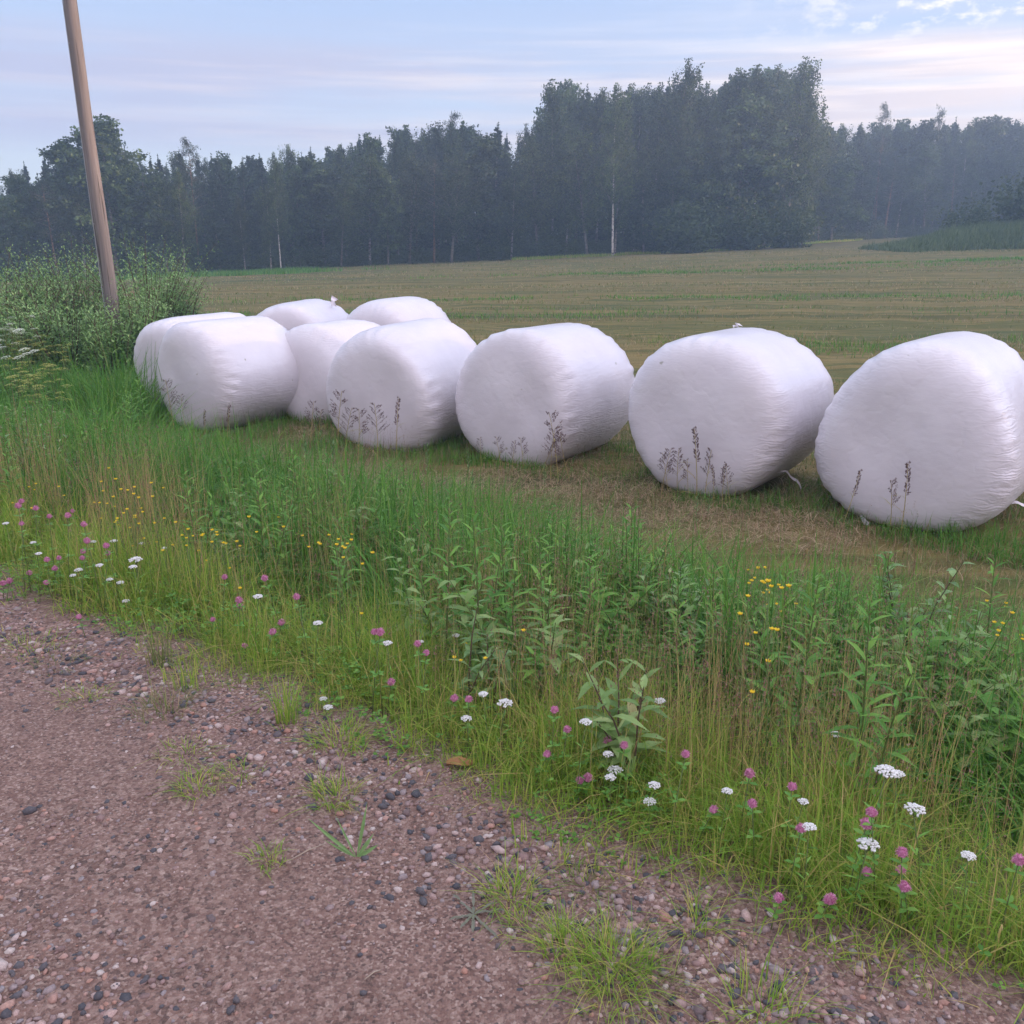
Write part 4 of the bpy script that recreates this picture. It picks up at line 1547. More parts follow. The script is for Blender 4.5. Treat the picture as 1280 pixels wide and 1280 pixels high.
def sorrel_proto(seed, H=0.55):
    r = random.Random(seed)
    root = thing('sorrel_stalk', '', 'weed', group='rusty sorrel stalks in the ditch')
    s, p = MB(), MB()
    s.tube([(0, 0, 0), (0.01, 0, H * 0.5), (0.0, 0.01, H)], [0.0026, 0.0022, 0.0012], 5)
    for i in range(90):
        f = 0.62 + 0.38 * r.random()
        a = r.uniform(0, 2 * PI)
        rr = 0.022 * (1.15 - f) / 0.6 * r.uniform(0.3, 1.2)
        p.leaf((rr * math.cos(a), rr * math.sin(a), H * f), (math.cos(a), math.sin(a), r.uniform(-0.5, 0.6)), (0, 0.2, 1), 0.0065, 0.0050, 0.1, 0.2)
    obj('stem', s.mesh('stem', M['dry']), root)
    obj('seed_spike', p.mesh('seed_spike', M['reds']), root)
    return Stamp(root)


def umbel_proto(seed, H=1.0, mat=None, name='cow_parsley', cat_='wildflower', group='white umbel flowers at the left edge'):
    r = random.Random(seed)
    root = thing(name, '', cat_, group=group)
    s = MB()
    for q in range(5):
        b = MB()
        a = r.uniform(0, 6)
        top = np.array([math.cos(a) * 0.16 * r.random(), math.sin(a) * 0.16 * r.random(), H * r.uniform(0.75, 1.0)])
        fork = np.array([top[0] * 0.2, top[1] * 0.2, H * r.uniform(0.4, 0.6)])
        s.tube([(0, 0, 0), fork, top], [0.004, 0.0032, 0.0022], 5, cap=False)
        R = r.uniform(0.04, 0.065)
        for i in range(16):
            rr = R * math.sqrt((i + 0.3) / 16)
            t = i * 2.4
            p = top + np.array([rr * math.cos(t), rr * math.sin(t), 0.02 - 0.3 * rr * rr / R])
            if i % 2 == 0:
                s.tube([top - np.array([0, 0, 0.03]), p], [0.0009, 0.0007], 3, cap=False)
            for k in range(5):
                g = p + np.array([r.gauss(0, 0.006), r.gauss(0, 0.006), r.gauss(0, 0.0015)])
                w = 0.0055
                b.add([g + np.array([w * math.cos(u), w * math.sin(u), 0]) for u in (0, 1.26, 2.51, 3.77, 5.03)], [(0, 1, 2, 3, 4)])
        obj('flower_head', b.mesh('flower_head', mat or M['cream']), root)
    l = MB()
    for i in range(14):
        f = 0.1 + 0.5 * i / 14
        a = i * 2.4
        l.leaf((0, 0, H * f), (math.cos(a), math.sin(a), 0.5), (0, 0, 1), 0.16 * (1 - 0.5 * f), 0.04, 0.3, 0.2)
    obj('stem', s.mesh('stem', M['stem']), root)
    obj('foliage', l.mesh('foliage', M['herb']), root)
    return Stamp(root)


def tuft_mesh(n, R, H, seed, w=0.004, bend=0.8):
    rng = np.random.default_rng(seed)
    a = rng.uniform(0, 2 * PI, n)
    r = R * rng.random(n) ** 0.7
    x, y = r * np.cos(a), r * np.sin(a)
    h = H * rng.uniform(0.4, 1.1, n)
    return blades(x, y, np.zeros(n) - 0.004, h, rng.uniform(0.6, 1.3, n) * w, np.abs(rng.normal(bend, bend * 0.5, n)), a + rng.normal(0, 0.7, n), 4)


def gz(P, dz=0.0):
    return (float(P[0]), float(P[1]), float(zt(np.array([P[0]]), np.array([P[1]]))[0]) + dz)


CLOVERS = [(27, 628), (23, 634), (45, 637), (62, 647), (85, 646), (91, 640), (27, 656), (105, 657), (109, 678), (133, 684), (135, 693), (104, 691), (103, 699), (74, 699), (59, 701), (69, 712), (37, 718), (58, 730), (12, 728), (4, 731), (99, 773),
           (281, 723), (331, 725), (299, 752), (300, 759), (266, 776), (352, 780), (341, 792), (306, 809), (371, 748),
           (468, 792), (475, 793), (522, 807), (533, 818), (489, 855), (568, 875), (586, 876), (693, 890), (709, 914), (684, 945), (760, 929), (780, 934), (725, 978), (735, 975), (857, 945), (892, 1014),
           (937, 970), (940, 1007), (990, 986), (1001, 1038), (1089, 1019), (1083, 1033), (1127, 1069), (1126, 1090), (1037, 1128), (1083, 1093), (1130, 1112), (973, 1125), (1273, 1079)]
YARROWS = [(7, 653), (41, 677), (48, 691), (116, 676), (142, 675), (177, 678), (205, 684), (169, 697), (166, 707), (98, 711), (91, 718), (124, 705), (137, 723), (150, 727), (157, 750), (322, 744), (397, 777),
           (570, 793), (525, 801), (484, 802), (404, 872), (410, 883), (604, 866), (631, 876), (583, 896), (732, 900), (825, 874), (760, 941), (769, 960), (763, 970), (812, 1000), (818, 979),
           (1045, 916), (1108, 960), (1122, 965), (1144, 1008), (1085, 1051), (1012, 1031), (909, 987), (1004, 1000), (1211, 1068)]


def build_flowers():
    r = random.Random(11)
    special = {
        (1127, 1069): 'bright pink clover head, upper of two stacked close together at lower right',
        (1126, 1090): 'bright pink clover head, lower of two stacked close together at lower right',
        (1037, 1128): 'large pink clover head low over the gravel edge at right',
        (857, 945): 'lone pink clover head on a slanting stem before brown grass stems',
        (760, 929): 'pink clover head directly above the group of white yarrows',
        (684, 945): 'round pink clover head left of the group of white yarrows',
        (693, 890): 'pink clover head left of the broad leaved willow sapling',
        (725, 978): 'left one of the paired pink clovers below the willow sapling',
        (735, 975): 'right one of the paired pink clovers below the willow sapling',
        (281, 723): 'single pink clover head standing high in the pale grass at left centre',
        (331, 725): 'single pink clover head right of another in the pale grass at left centre',
        (266, 776): 'pink clover head low in the grass above the gravel bank',
        (99, 773): 'lone pink clover hanging over bare gravel at the left',
        (1273, 1079): 'pink clover head at the right picture edge',
        (937, 970): 'pink clover head, upper of two on nearly the same line below brown stems',
        (940, 1007): 'pink clover head, lower of two on nearly the same line below brown stems',
        (1089, 1019): 'flat pink clover head just above a rounder one at the right',
        (1083, 1033): 'round pink clover head between a flat clover and a white yarrow',
    }

    def zone(px, what, many):
        if px < 160:
            return f'{what} in the {many} patch at the far left of the verge'
        if px < 420:
            return f'{what} in the pale grass of the left verge'
        if px < 660:
            return f'{what} in the middle stretch of the verge'
        if px < 900:
            return f'{what} near the willow sapling on the verge'
        return f'{what} scattered over the right stretch of the verge'
    hs = [0.34, 0.27, 0.19, 0.12, 0.07]
    protos = [clover_proto(1 + i, h) for i, h in enumerate(hs)]

    def fit(px, py, hs, sc, smin=0.10):
        """the tallest stem whose foot still stands in the grass, not on the road"""
        for k, h in enumerate(hs):
            P = ground_hit(px, py, h * sc)
            t_, s_ = ts(P[0], P[1])
            if s_ - edge_wobble(np.array([t_]))[0] > smin:
                break
        return k, P
    for i, (px, py) in enumerate(CLOVERS):
        sc = r.uniform(1.0, 1.3)
        k, P = fit(px, py, hs, sc)
        protos[k].put(gz(P), r.uniform(0, 6.28), sc, special.get((px, py)) or zone(px, 'small pink clover blossom', 'clover'), 'pink clovers on the verge')
    sy = {
        (1108, 960): 'larger white yarrow head beside a small one before brown stems at right',
        (1122, 965): 'small white yarrow head touching the larger one at right',
        (1144, 1008): 'flat wide white yarrow head right of the pair of yarrows',
        (1085, 1051): 'flat white yarrow head below a round pink clover',
        (1045, 916): 'small white yarrow alone high in the brown stems',
        (760, 941): 'topmost white yarrow head of the cluster below the willow sapling',
        (769, 960): 'widest white yarrow head of the cluster below the willow sapling',
        (763, 970): 'lowest white yarrow head of the cluster below the willow sapling',
        (812, 1000): 'white yarrow head low in the grass right of the yarrow cluster',
        (825, 874): 'white yarrow head beside the right leaves of the willow sapling',
        (732, 900): 'white yarrow head in front of the willow sapling leaves',
        (631, 876): 'broad white yarrow head before a spray of straw coloured stems',
        (604, 866): 'small white yarrow head just left of the straw coloured spray',
        (583, 896): 'domed white yarrow head right above the gravel edge',
        (404, 872): 'upper white yarrow head of the pair leaning over the gravel',
        (410, 883): 'lower white yarrow head of the pair leaning over the gravel',
        (169, 697): 'wide white yarrow head, upper of two at left',
        (166, 707): 'white yarrow head right below the wide one at left',
        (570, 793): 'white yarrow head alone in the middle of the tall stems',
    }
    yh = [0.40, 0.31, 0.22, 0.14, 0.09]
    yp = [yarrow_proto(1 + i, h, (36, 26, 32, 24, 26)[i], 0.025) for i, h in enumerate(yh)]
    bigs = {(1108, 960): 1.15, (1144, 1008): 1.1, (1085, 1051): 1.15, (769, 960): 1.0, (631, 876): 1.1, (169, 697): 1.3}
    for i, (px, py) in enumerate(YARROWS):
        sc = 0.88 * bigs.get((px, py), r.uniform(0.62, 0.85))
        k, P = fit(px, py, yh, sc)
        yp[k].put(gz(P), r.uniform(0, 6.28), sc, sy.get((px, py)) or zone(px, 'small white yarrow head', 'yarrow'), 'white yarrows on the verge')
    bh = [0.70, 0.60, 0.50, 0.38, 0.26]
    bp = [buttercup_proto(1 + i, h) for i, h in enumerate(bh)]
    clusters = [
        (160, 612, 45, 10, 14, 'left patch before the tall bright tussock'), (150, 640, 28, 9, 12, 'left patch before the tall bright tussock'), (190, 660, 30, 14, 12, 'left patch before the tall bright tussock'),
        (258, 672, 32, 9, 14, 'band along the brown stems at left centre'), (285, 690, 24, 12, 7, 'band along the brown stems at left centre'),
        (425, 682, 26, 6, 9, 'small group before the leafy willowherbs'), (455, 715, 30, 22, 6, 'small group before the leafy willowherbs'),
        (960, 735, 20, 20, 24, 'dense cluster below the second bale from the right'),
        (940, 790, 14, 25, 6, 'dense cluster below the second bale from the right'),
        (1258, 785, 16, 12, 10, 'group at the right picture edge'),
        (580, 815, 40, 20, 5, 'few scattered blooms in the middle of the ditch'),
        (30, 620, 25, 12, 6, 'left patch before the tall bright tussock'),
        (345, 655, 30, 20, 4, 'band along the brown stems at left centre'),
    ]
    j = 0
    for cx, cy, sx, sy_, n, where in clusters:
        for q in range(n):
            px, py = r.gauss(cx, sx * 0.9), r.gauss(cy, sy_ * 1.1)
            px = min(max(px, 2), 1278)
            sc = r.uniform(0.85, 1.1)
            k, P = fit(px, py, bh[j % 2:], sc, 0.35)
            k += j % 2
            bp[k].put(gz(P), r.uniform(0, 6.28), sc, 'yellow buttercup in the ' + where, 'yellow buttercups in the tall grass')
            j += 1
    # white umbels and yellow-green bedstraw at far left
    up = [umbel_proto(1, 1.0), umbel_proto(2, 0.9)]
    for i, (px, py) in enumerate(((4, 393), (12, 402), (24, 398), (30, 408), (8, 412), (-8, 405), (45, 412), (20, 418))):
        h = (1.0, 0.9)[i % 2]
        P = ground_hit(px, py, h)
        up[i % 2].put(gz(P), r.uniform(0, 6), 1.0, 'white umbel flower in the tall patch at the left picture edge', 'white umbel flowers at the left edge', (r.uniform(-0.25, 0.25), r.uniform(-0.25, 0.25)))
    ub = [umbel_proto(4, 0.75, M['bedstraw'], 'yellow_weed', 'wildflower', 'yellow green weeds at the left'), umbel_proto(5, 0.7, M['bedstraw'], 'yellow_weed', 'wildflower', 'yellow green weeds at the left')]
    for i in range(16):
        px, py = r.uniform(10, 112), r.uniform(418, 470)
        P = ground_hit(px, py, 0.72)
        ub[i % 2].put(gz(P), r.uniform(0, 6), r.uniform(0.8, 1.1), 'dull yellow flowering weed in the patch left of the pole foot', 'yellow green weeds at the left')


REEDS = [(219, 527, 475, 0), (234, 523, 493, 0), (257, 537, 513, 1), (284, 538, 505, 1), (388, 542, 502, 0), (398, 546, 512, 0), (422, 545, 489, 0), (430, 556, 503, 0), (447, 562, 512, 0), (472, 562, 505, 0), (496, 556, 498, 1),
         (603, 570, 548, 0), (627, 574, 546, 0), (640, 574, 552, 0), (654, 574, 546, 0), (675, 576, 540, 1), (698, 582, 516, 0), (688, 582, 536, 0), (712, 582, 540, 0),
         (826, 604, 560, 0), (836, 606, 566, 0), (847, 606, 557, 0), (871, 612, 532, 1), (880, 612, 560, 0), (862, 610, 575, 0), (892, 618, 584, 1), (902, 619, 577, 1), (915, 619, 580, 0), (1052, 640, 587, 1), (1125, 652, 577, 1), (1112, 650, 596, 0)]


def build_plants():
    r = random.Random(21)
    rp = [reed_proto(1, 0.6, 0), reed_proto(2, 0.6, 0), reed_proto(3, 0.6, 1)]
    for i, (px, yb, yt, st) in enumerate(REEDS):
        P, h = base_top(px, yb + 20, yt)
        k = 2 if st else i % 2
        where = ('leftmost pair of front bales' if px < 300 else 'two overlapping bales left of the middle' if px < 520 else 'middle bale of the front row' if px < 760 else 'second bale from the right' if px < 960 else 'rightmost bale')
        kind = 'narrow dark plumed grass stalk' if st else 'loose purple headed grass stalk'
        s = h / 0.6
        rp[k][0].put(gz(P), r.uniform(-0.6, 0.6) + (PI if r.random() < 0.3 else 0), (min(s, 1.3), min(s, 1.3), s), f'{kind} before the {where}', 'dark seeding grass stalks before the bales', (r.gauss(0, 0.10), r.gauss(0, 0.13)))
    # fine pinkish bents before the rightmost bale and others as stuff
    n = 900
    x, y, t, s = scatter_ts(n, -6, 7, 3.2, 4.0)
    k = in_view(x, y, margin=60) & (fnoise(x, y, 1.4, 77) > 0.5) & not_in_bales(x, y, 0.0)
    x, y = keep(k, x, y)
    n = len(x)
    h = RNG.uniform(0.22, 0.45, n)
    ph = RNG.uniform(0, 6.28, n)
    A = blades(x, y, zt(x, y), h, RNG.uniform(0.0022, 0.003, n), np.full(n, 0.15), ph)
    B = panicles(x + np.cos(ph) * 0.15 * h, y + np.sin(ph) * 0.15 * h, zt(x, y) + h * 0.93, RNG.uniform(0.08, 0.14, n), RNG.uniform(0.02, 0.05, n), 14, 0.007)
    tag(obj('bent_grass', mesh_np('bent_grass', *cat([A, B]), M['panicle'])), 'fine pinkish bent grass before the bales', 'grass', kind='stuff')

    # rusty sorrel
    sp_ = [sorrel_proto(1), sorrel_proto(2)]
    spots = [(458, 640), (168, 598), (470, 660), (757, 770), (500, 735), (560, 730), (1128, 815), (925, 800), (1062, 900), (1180, 880), (1222, 900), (640, 745), (830, 690), (700, 760), (1010, 690), (1195, 770), (340, 690), (880, 870), (430, 700), (1245, 960)]
    for i, (px, py) in enumerate(spots):
        P = ground_hit(px, py, 0.55)
        if ts(P[0], P[1])[1] < 0.6:
            continue
        sp_[i % 2].put(gz(P), r.uniform(0, 6), r.uniform(0.85, 1.15), ('rusty red sorrel spike in the dark ditch grass, ' + ('left half' if px < 560 else 'middle' if px < 900 else 'right half')), 'rusty sorrel stalks in the ditch')

    # willowherb-like leafy herbs: a dark leafy bank left of the middle
    wh = [plant_proto('willowherb', '', 'weed', 'leafy willowherbs on the ditch bank',
                      [dict(H=0.62, nleaf=36, LL=0.100, LW=0.022, seed=i, up=0.35, bend=0.35), dict(H=0.52, nleaf=30, LL=0.090, LW=0.020, seed=i + 50, base=(0.05, 0.03, 0), lean=(0.2, 0.1), up=0.35, bend=0.35)], M['herb'], M['stem']) for i in range(3)]
    zones = [(52, 205, 505, 585, 655, 'in the dark leafy bank below the left bales'), (34, 505, 800, 640, 730, 'in the tall grass below the middle bale'),
             (34, 800, 1275, 720, 860, 'in the ditch growth below the two right bales'), (26, -20, 190, 470, 600, 'in the uncut growth at the left edge')]
    i = 0
    for n, xa, xb, ya, yb, where in zones:
        for q in range(n):
            P = ground_hit(r.uniform(xa, xb), r.uniform(ya, yb), 0.56)
            if not 0.65 < ts(P[0], P[1])[1] < 6:
                continue
            sc = r.uniform(0.85, 1.2)
            wh[i % 3].put(gz(P), r.uniform(0, 6), sc, 'narrow leaved willowherb ' + where, 'leafy willowherbs on the ditch bank')
            i += 1
    # broader, denser leafy weeds standing in clumps through the ditch
    bw = [plant_proto('leafy_weed', '', 'weed', 'broad leafy weeds in the ditch',
                      [dict(H=0.46 * (1 - 0.12 * q), nleaf=24, LL=0.105, LW=0.040, seed=300 + 10 * i + q, base=(0.09 * math.cos(2.1 * q + i), 0.09 * math.sin(2.1 * q + i), 0), lean=(0.4 * math.cos(2.1 * q), 0.4 * math.sin(2.1 * q)), up=0.25, bend=0.45, start=0.12) for q in range(4)],
                      M['herb'] if i != 1 else M['broadleaf'], M['stem']) for i in range(3)]
    spots2 = [(r.gauss(cx, sx), r.gauss(cy, sy), w) for cx, cy, sx, sy, n, w in (
        (380, 640, 60, 16, 12, 'below the left bales'), (560, 690, 50, 18, 10, 'left of the middle of the ditch'), (760, 740, 55, 22, 12, 'above the pale willow sapling'),
        (900, 760, 40, 25, 8, 'under the buttercup cluster'), (1080, 800, 60, 35, 14, 'round the tall dark stemmed sapling'), (1210, 850, 45, 35, 9, 'at the right picture edge'), (60, 560, 50, 30, 9, 'at the left picture edge')) for _ in range(n)]
    for i, (px, py, where) in enumerate(spots2):
        P = ground_hit(px, py, 0.42)
        if not 0.55 < ts(P[0], P[1])[1] < 5:
            continue
        sc = r.uniform(0.8, 1.35)
        bw[i % 3].put(gz(P), r.uniform(0, 6), sc, ('pale' if i % 3 == 1 else 'dark') + ' broad leaved weed in the clump ' + where, 'broad leafy weeds in the ditch')
    # thin upright yellow-green sprouts standing on the stubble edge
    yp_ = [plant_proto('green_sprout', '', 'weed', 'yellow green sprouts before the bales',
                       [dict(H=0.36, nleaf=16, LL=0.06, LW=0.016, seed=90 + i, up=0.7)], M['willow'], M['stem']) for i in range(2)]
    for i, (px, yb, yt) in enumerate(((248, 610, 545), (308, 608, 555), (330, 606, 552), (385, 604, 540), (404, 610, 540), (535, 600, 555), (585, 600, 560), (590, 640, 585), (680, 615, 580), (245, 600, 560), (420, 612, 548), (884, 650, 615), (510, 628, 590), (870, 660, 615))):
        P, h = base_top(px, yb, yt)
        lab = 'yellow green leafy sprout before the left bales' if px < 440 else 'yellow green leafy sprout before the middle bales' if px < 800 else 'yellow green leafy sprout before the second bale from the right'
        yp_[i % 2].put(gz(P), r.uniform(0, 6), h / 0.36, lab, 'yellow green sprouts before the bales')

    # saplings
    def sapling(label, px, yb, yt, stems, n, LL, LW, spread, seed, mat=None, name='willow_sapling', cat_='sapling'):
        P, h = base_top(px, yb, yt)
        rr = random.Random(seed)
        st = []
        for i in range(stems):
            a = rr.uniform(0, 6.28)
            k = rr.uniform(0.6, 1.0) if i else 1.0
            st.append(dict(H=h * k, nleaf=n, LL=LL, LW=LW, seed=seed * 31 + i, base=(rr.gauss(0, 0.03), rr.gauss(0, 0.03), 0), lean=(math.cos(a) * spread * rr.random(), math.sin(a) * spread * rr.random()), up=0.3, r0=0.0045, bend=0.5, start=0.2))
        plant_proto(name, label, cat_, None, st, mat or M['willow'], M['twig']).put(gz(P), rr.uniform(0, 6))
    sapling('broad leaved willow sapling with large pale leaves above the white yarrows', 775, 985, 832, 7, 11, 0.118, 0.038, 0.8, 3, M['broadleaf'])
    sapling('bushy young willow with pale tips in the middle of the ditch', 838, 850, 712, 8, 23, 0.086, 0.029, 0.5, 4)
    sapling('tall dark stemmed sapling with round leaves at the right', 1112, 880, 690, 7, 19, 0.098, 0.049, 0.3, 5)
    sapling('pale leafy sapling left of the tall dark stemmed one', 1060, 900, 778, 8, 19, 0.098, 0.039, 0.5, 6)
    sapling('leafy sapling right of the tall dark stemmed one', 1165, 930, 770, 8, 19, 0.098, 0.034, 0.5, 7)
    sapling('small leafy sapling at the right picture edge', 1265, 960, 870, 8, 19, 0.103, 0.039, 0.5, 8)
    sapling('broad leafy sapling under the dense buttercup cluster', 905, 900, 770, 9, 20, 0.103, 0.031, 0.6, 9)
    sapling('light leafy sapling at the left edge in the uncut grass', 58, 660, 508, 8, 18, 0.09, 0.026, 0.5, 10)
    sapling('lower leafy sapling beside the light one at the left edge', 105, 668, 545, 7, 18, 0.085, 0.024, 0.5, 11)
    sapling('narrow leaved sapling sticking out of the middle grass bank', 535, 725, 610, 5, 20, 0.09, 0.020, 0.5, 12, M['herb'])
    sapling('small pale sapling beside the brown stems left of the willow', 600, 900, 755, 4, 18, 0.07, 0.020, 0.4, 13)

    # tussock of long bright grass at the left
    for i, (px, yb, R, Hh, n, lab) in enumerate(((178, 640, 0.45, 0.85, 700, 'bright green tussock of long arching grass at the left'), (120, 560, 0.5, 0.95, 600, 'tall green tussock left of the leftmost bale'), (150, 500, 0.6, 1.0, 600, 'tall green tussock below the pole foot'), (640, 720, 0.4, 0.75, 500, 'dark green tussock of arching grass in the middle of the ditch'), (700, 745, 0.45, 0.8, 500, 'dark green tussock beside the buttercups in the ditch'))):
        P = ground_hit(px, yb, 0.25)
        tag(obj('grass_tussock', mesh_np('grass_tussock', *tuft_mesh(n, R, Hh, 60 + i, 0.010, 0.55), M['tall']), None, gz(P)), lab, 'grass tuft', 'grass tussocks in the uncut growth')

    # shrubs round the pole
    def shrub(label, px, yb, yt, R, stems, seed):
        P, h = base_top(px, yb, yt)
        rr = random.Random(seed)
        st = []
        for i in range(stems):
            a = rr.uniform(0, 6.28)
            q = math.sqrt(rr.random())
            st.append(dict(H=h * (1 - 0.3 * q * rr.random()) * rr.uniform(0.7, 1.0), nleaf=100, LL=0.100, LW=0.034, seed=seed * 101 + i, base=(0.35 * R * q * math.cos(a), 0.35 * R * q * math.sin(a), 0), lean=(0.45 * q * math.cos(a) * R, 0.45 * q * math.sin(a) * R), up=0.3, r0=0.008, start=0.10, jit=0.085))
        plant_proto('willow_shrub', label, 'shrub', 'willow shrubs round the pole', st, M['shrub'], M['twig']).put(gz(P), rr.uniform(0, 6))
    shrub('tallest willow shrub right of the pole', 190, 446, 282, 1.1, 64, 1)
    shrub('lower right willow shrub reaching toward the field', 218, 440, 318, 0.9, 40, 2)
    shrub('willow shrub right behind the pole on its left', 112, 446, 288, 1.0, 48, 3)
    shrub('willow shrub left of the pole with upright tips', 62, 450, 302, 1.0, 48, 4)
    shrub('willow shrub at the left picture edge', 8, 450, 300, 1.1, 48, 5)
    shrub('low dense willow shrub left of the pole foot', 92, 480, 352, 1.1, 44, 6)
    shrub('low dense willow shrub between the pole and the bales', 176, 478, 348, 0.9, 40, 7)
    shrub('low willow shrub beside the white umbel flowers', 30, 478, 352, 1.0, 36, 8)

    shrub('small willow shrub standing right in front of the pole foot', 140, 484, 392, 0.7, 26, 9)

    # tufts and weeds on the road
    tufts = [
        (205, 890, 0.10, 0.12, 120, 'sparse low grass patch in the upper part of the gravel road'), (250, 985, 0.07, 0.07, 110, 'green grass tuft low on the gravel road at left'),
        (232, 945, 0.09, 0.05, 100, 'thin grass patch just above the green tuft on the gravel'), (300, 970, 0.07, 0.05, 70, 'thin grass patch right of the green tuft on the gravel'),
        (40, 810, 0.14, 0.08, 110, 'pale grass tuft by the gravel bank at the left edge'), (70, 830, 0.12, 0.06, 90, 'thin grass patch beside the pale tuft at the left edge'), (105, 870, 0.10, 0.06, 90, 'faded grass patch on the gravel at the left'),
        (420, 1000, 0.07, 0.09, 130, 'dark green tuft at the gravel edge left of the verge'), (425, 930, 0.10, 0.10, 170, 'grass clump spilling from the verge onto gravel'),
        (335, 1075, 0.05, 0.05, 70, 'small dark tuft beside a curved twig'), (735, 1112, 0.06, 0.05, 80, 'small tuft near the gravel band at lower middle'),
        (640, 1125, 0.07, 0.10, 130, 'dark weedy tuft behind the grey rosette'), (655, 1160, 0.06, 0.05, 60, 'low tuft below the grey rosette'),
        (705, 1190, 0.06, 0.09, 150, 'left tuft of the bright pair near the bottom edge'), (765, 1210, 0.09, 0.12, 260, 'larger bright green tuft near the bottom edge'),
        (815, 1235, 0.08, 0.06, 110, 'low spreading tuft right of the bright pair'), (870, 1160, 0.05, 0.13, 60, 'upright wispy tuft at the verge gravel'),
        (950, 1272, 0.10, 0.12, 110, 'reddish wispy grass at the bottom edge'), (770, 1250, 0.09, 0.08, 110, 'dim tuft at the bottom edge below the bright pair'),
        (655, 985, 0.06, 0.08, 90, 'low tuft on the gravel below the verge edge'), (200, 830, 0.05, 0.25, 60, 'tall single clump standing in the gravel bank'), (360, 905, 0.04, 0.26, 70, 'upright yellow green clump at the gravel edge'),
        (330, 840, 0.05, 0.22, 60, 'upright clump on the gravel bank left of the verge'), (235, 860, 0.05, 0.16, 50, 'thin reddish based clump on the gravel bank'),
    ]
    for i, (px, py, R, Hh, n, lab) in enumerate(tufts):
        P = ground_hit(px, py)
        z = float(zroad(np.array([P[0]]), np.array([P[1]]))[0])
        tag(obj('grass_tuft', mesh_np('grass_tuft', *tuft_mesh(n, R, Hh, 160 + i, 0.0032, 1.0 if Hh < 0.14 else 0.3), M['verge'] if i % 5 else M['stub']), None, (float(P[0]), float(P[1]), z)), lab, 'grass tuft', 'grass tufts on the gravel road')
    # forked blades plant
    P = ground_hit(446, 1072)
    root = thing('grass_sprout', 'young grass shoot with two long green blades on bare gravel', 'grass shoot', (P[0], P[1], float(zroad(np.array([P[0]]), np.array([P[1]]))[0])))
    for a, L, el, w in ((PI * 0.98, 0.17, 0.75, 0.010), (0.3, 0.16, 1.35, 0.010), (2.6, 0.13, 1.1, 0.006), (0.5, 0.08, 0.9, 0.012), (-0.2, 0.07, 0.6, 0.012), (2.9, 0.10, 0.5, 0.007)):
        mb = MB()
        mb.leaf((0, 0, -0.003), (math.cos(a) * math.cos(el), 0.3 * math.sin(a) * math.cos(el), math.sin(el)), (0.2, -1, 0.5), L, w, 0.15, 0.3)
        obj('blade', mb.mesh('blade', M['willow']), root)
    # grey rosette
    P = ground_hit(592, 1148)
    root = thing('weed_rosette', 'flat grey green star shaped weed on the gravel', 'weed', (P[0], P[1], float(zroad(np.array([P[0]]), np.array([P[1]]))[0]) + 0.004))
    for i in range(8):
        mb = MB()
        a = i * 0.79 + r.uniform(-0.35, 0.35)
        ln = r.uniform(0.045, 0.115)
        for k in range(3):          # a lobed, dusty leaf
            mb.leaf((math.cos(a) * ln * 0.28 * k, math.sin(a) * ln * 0.28 * k, 0.002 * k), (math.cos(a), math.sin(a), 0.05 + 0.10 * r.random()), (0, 0, 1), ln * 0.44, 0.007 + 0.003 * r.random(), r.uniform(-0.1, 0.4), 0.25)
        obj('leaf', mb.mesh('leaf', M['dusty']), root)
    # dry leaf, twigs
    P = ground_hit(575, 962)
    mb = MB()
    nn = 8
    vs, fs = [], []
    for i in range(nn):
        u = i / (nn - 1)
        w = 0.018 * math.sin(PI * (0.1 + 0.8 * u))
        for j, q in enumerate((-1, -0.4, 0.4, 1)):
            vs.append((0.085 * (u - 0.5), q * w, 0.016 * q * q + 0.006 * math.sin(5 * u) + 0.004))
    for i in range(nn - 1):
        for j in range(3):
            fs.append((i * 4 + j, i * 4 + j + 1, i * 4 + j + 5, i * 4 + j + 4))
    mb.add(vs, fs)
    o = tag(obj('dry_leaf', mb.mesh('dry_leaf', M['deadleaf'], True), None, gz(P, 0.012)), 'curled orange brown dry leaf at the verge edge', 'leaf')
    o.rotation_euler = (0.3, 0, 0.1)
    for i, (p0, p1, lab) in enumerate((((360, 1080), (408, 1057), 'pale curved twig on the gravel beside a small tuft'), ((40, 1213), (52, 1228), 'short pale straw on coarse gravel at lower left'), ((456, 1228), (476, 1216), 'short pale straw on bare gravel near the bottom'), ((30, 1040), (45, 1030), 'short straw at the left edge of the road'), ((745, 1130), (772, 1150), 'thin straw lying by the low tufts'), ((20, 1070), (34, 1063), 'small straw below another at the left edge'))):
        A, B = ground_hit(*p0), ground_hit(*p1)
        mb = MB()
        Mid = (A + B) / 2 + np.array([0.004, 0.004, 0.004])
        o0 = A.copy()
        mb.tube([A - o0 + [0, 0, 0.008], Mid - o0 + [0, 0, 0.009], B - o0 + [0, 0, 0.008]], [0.0016, 0.0018, 0.0010], 5)
        tag(obj('twig', mb.mesh('twig', M['twigdry'], True), None, tuple(o0)), lab, 'twig', 'twigs and straws on the road')


# ------------------------------------------------------------------ sky, sun, haze, camera
SUN_AZ, SUN_EL = math.radians(92), math.radians(7)


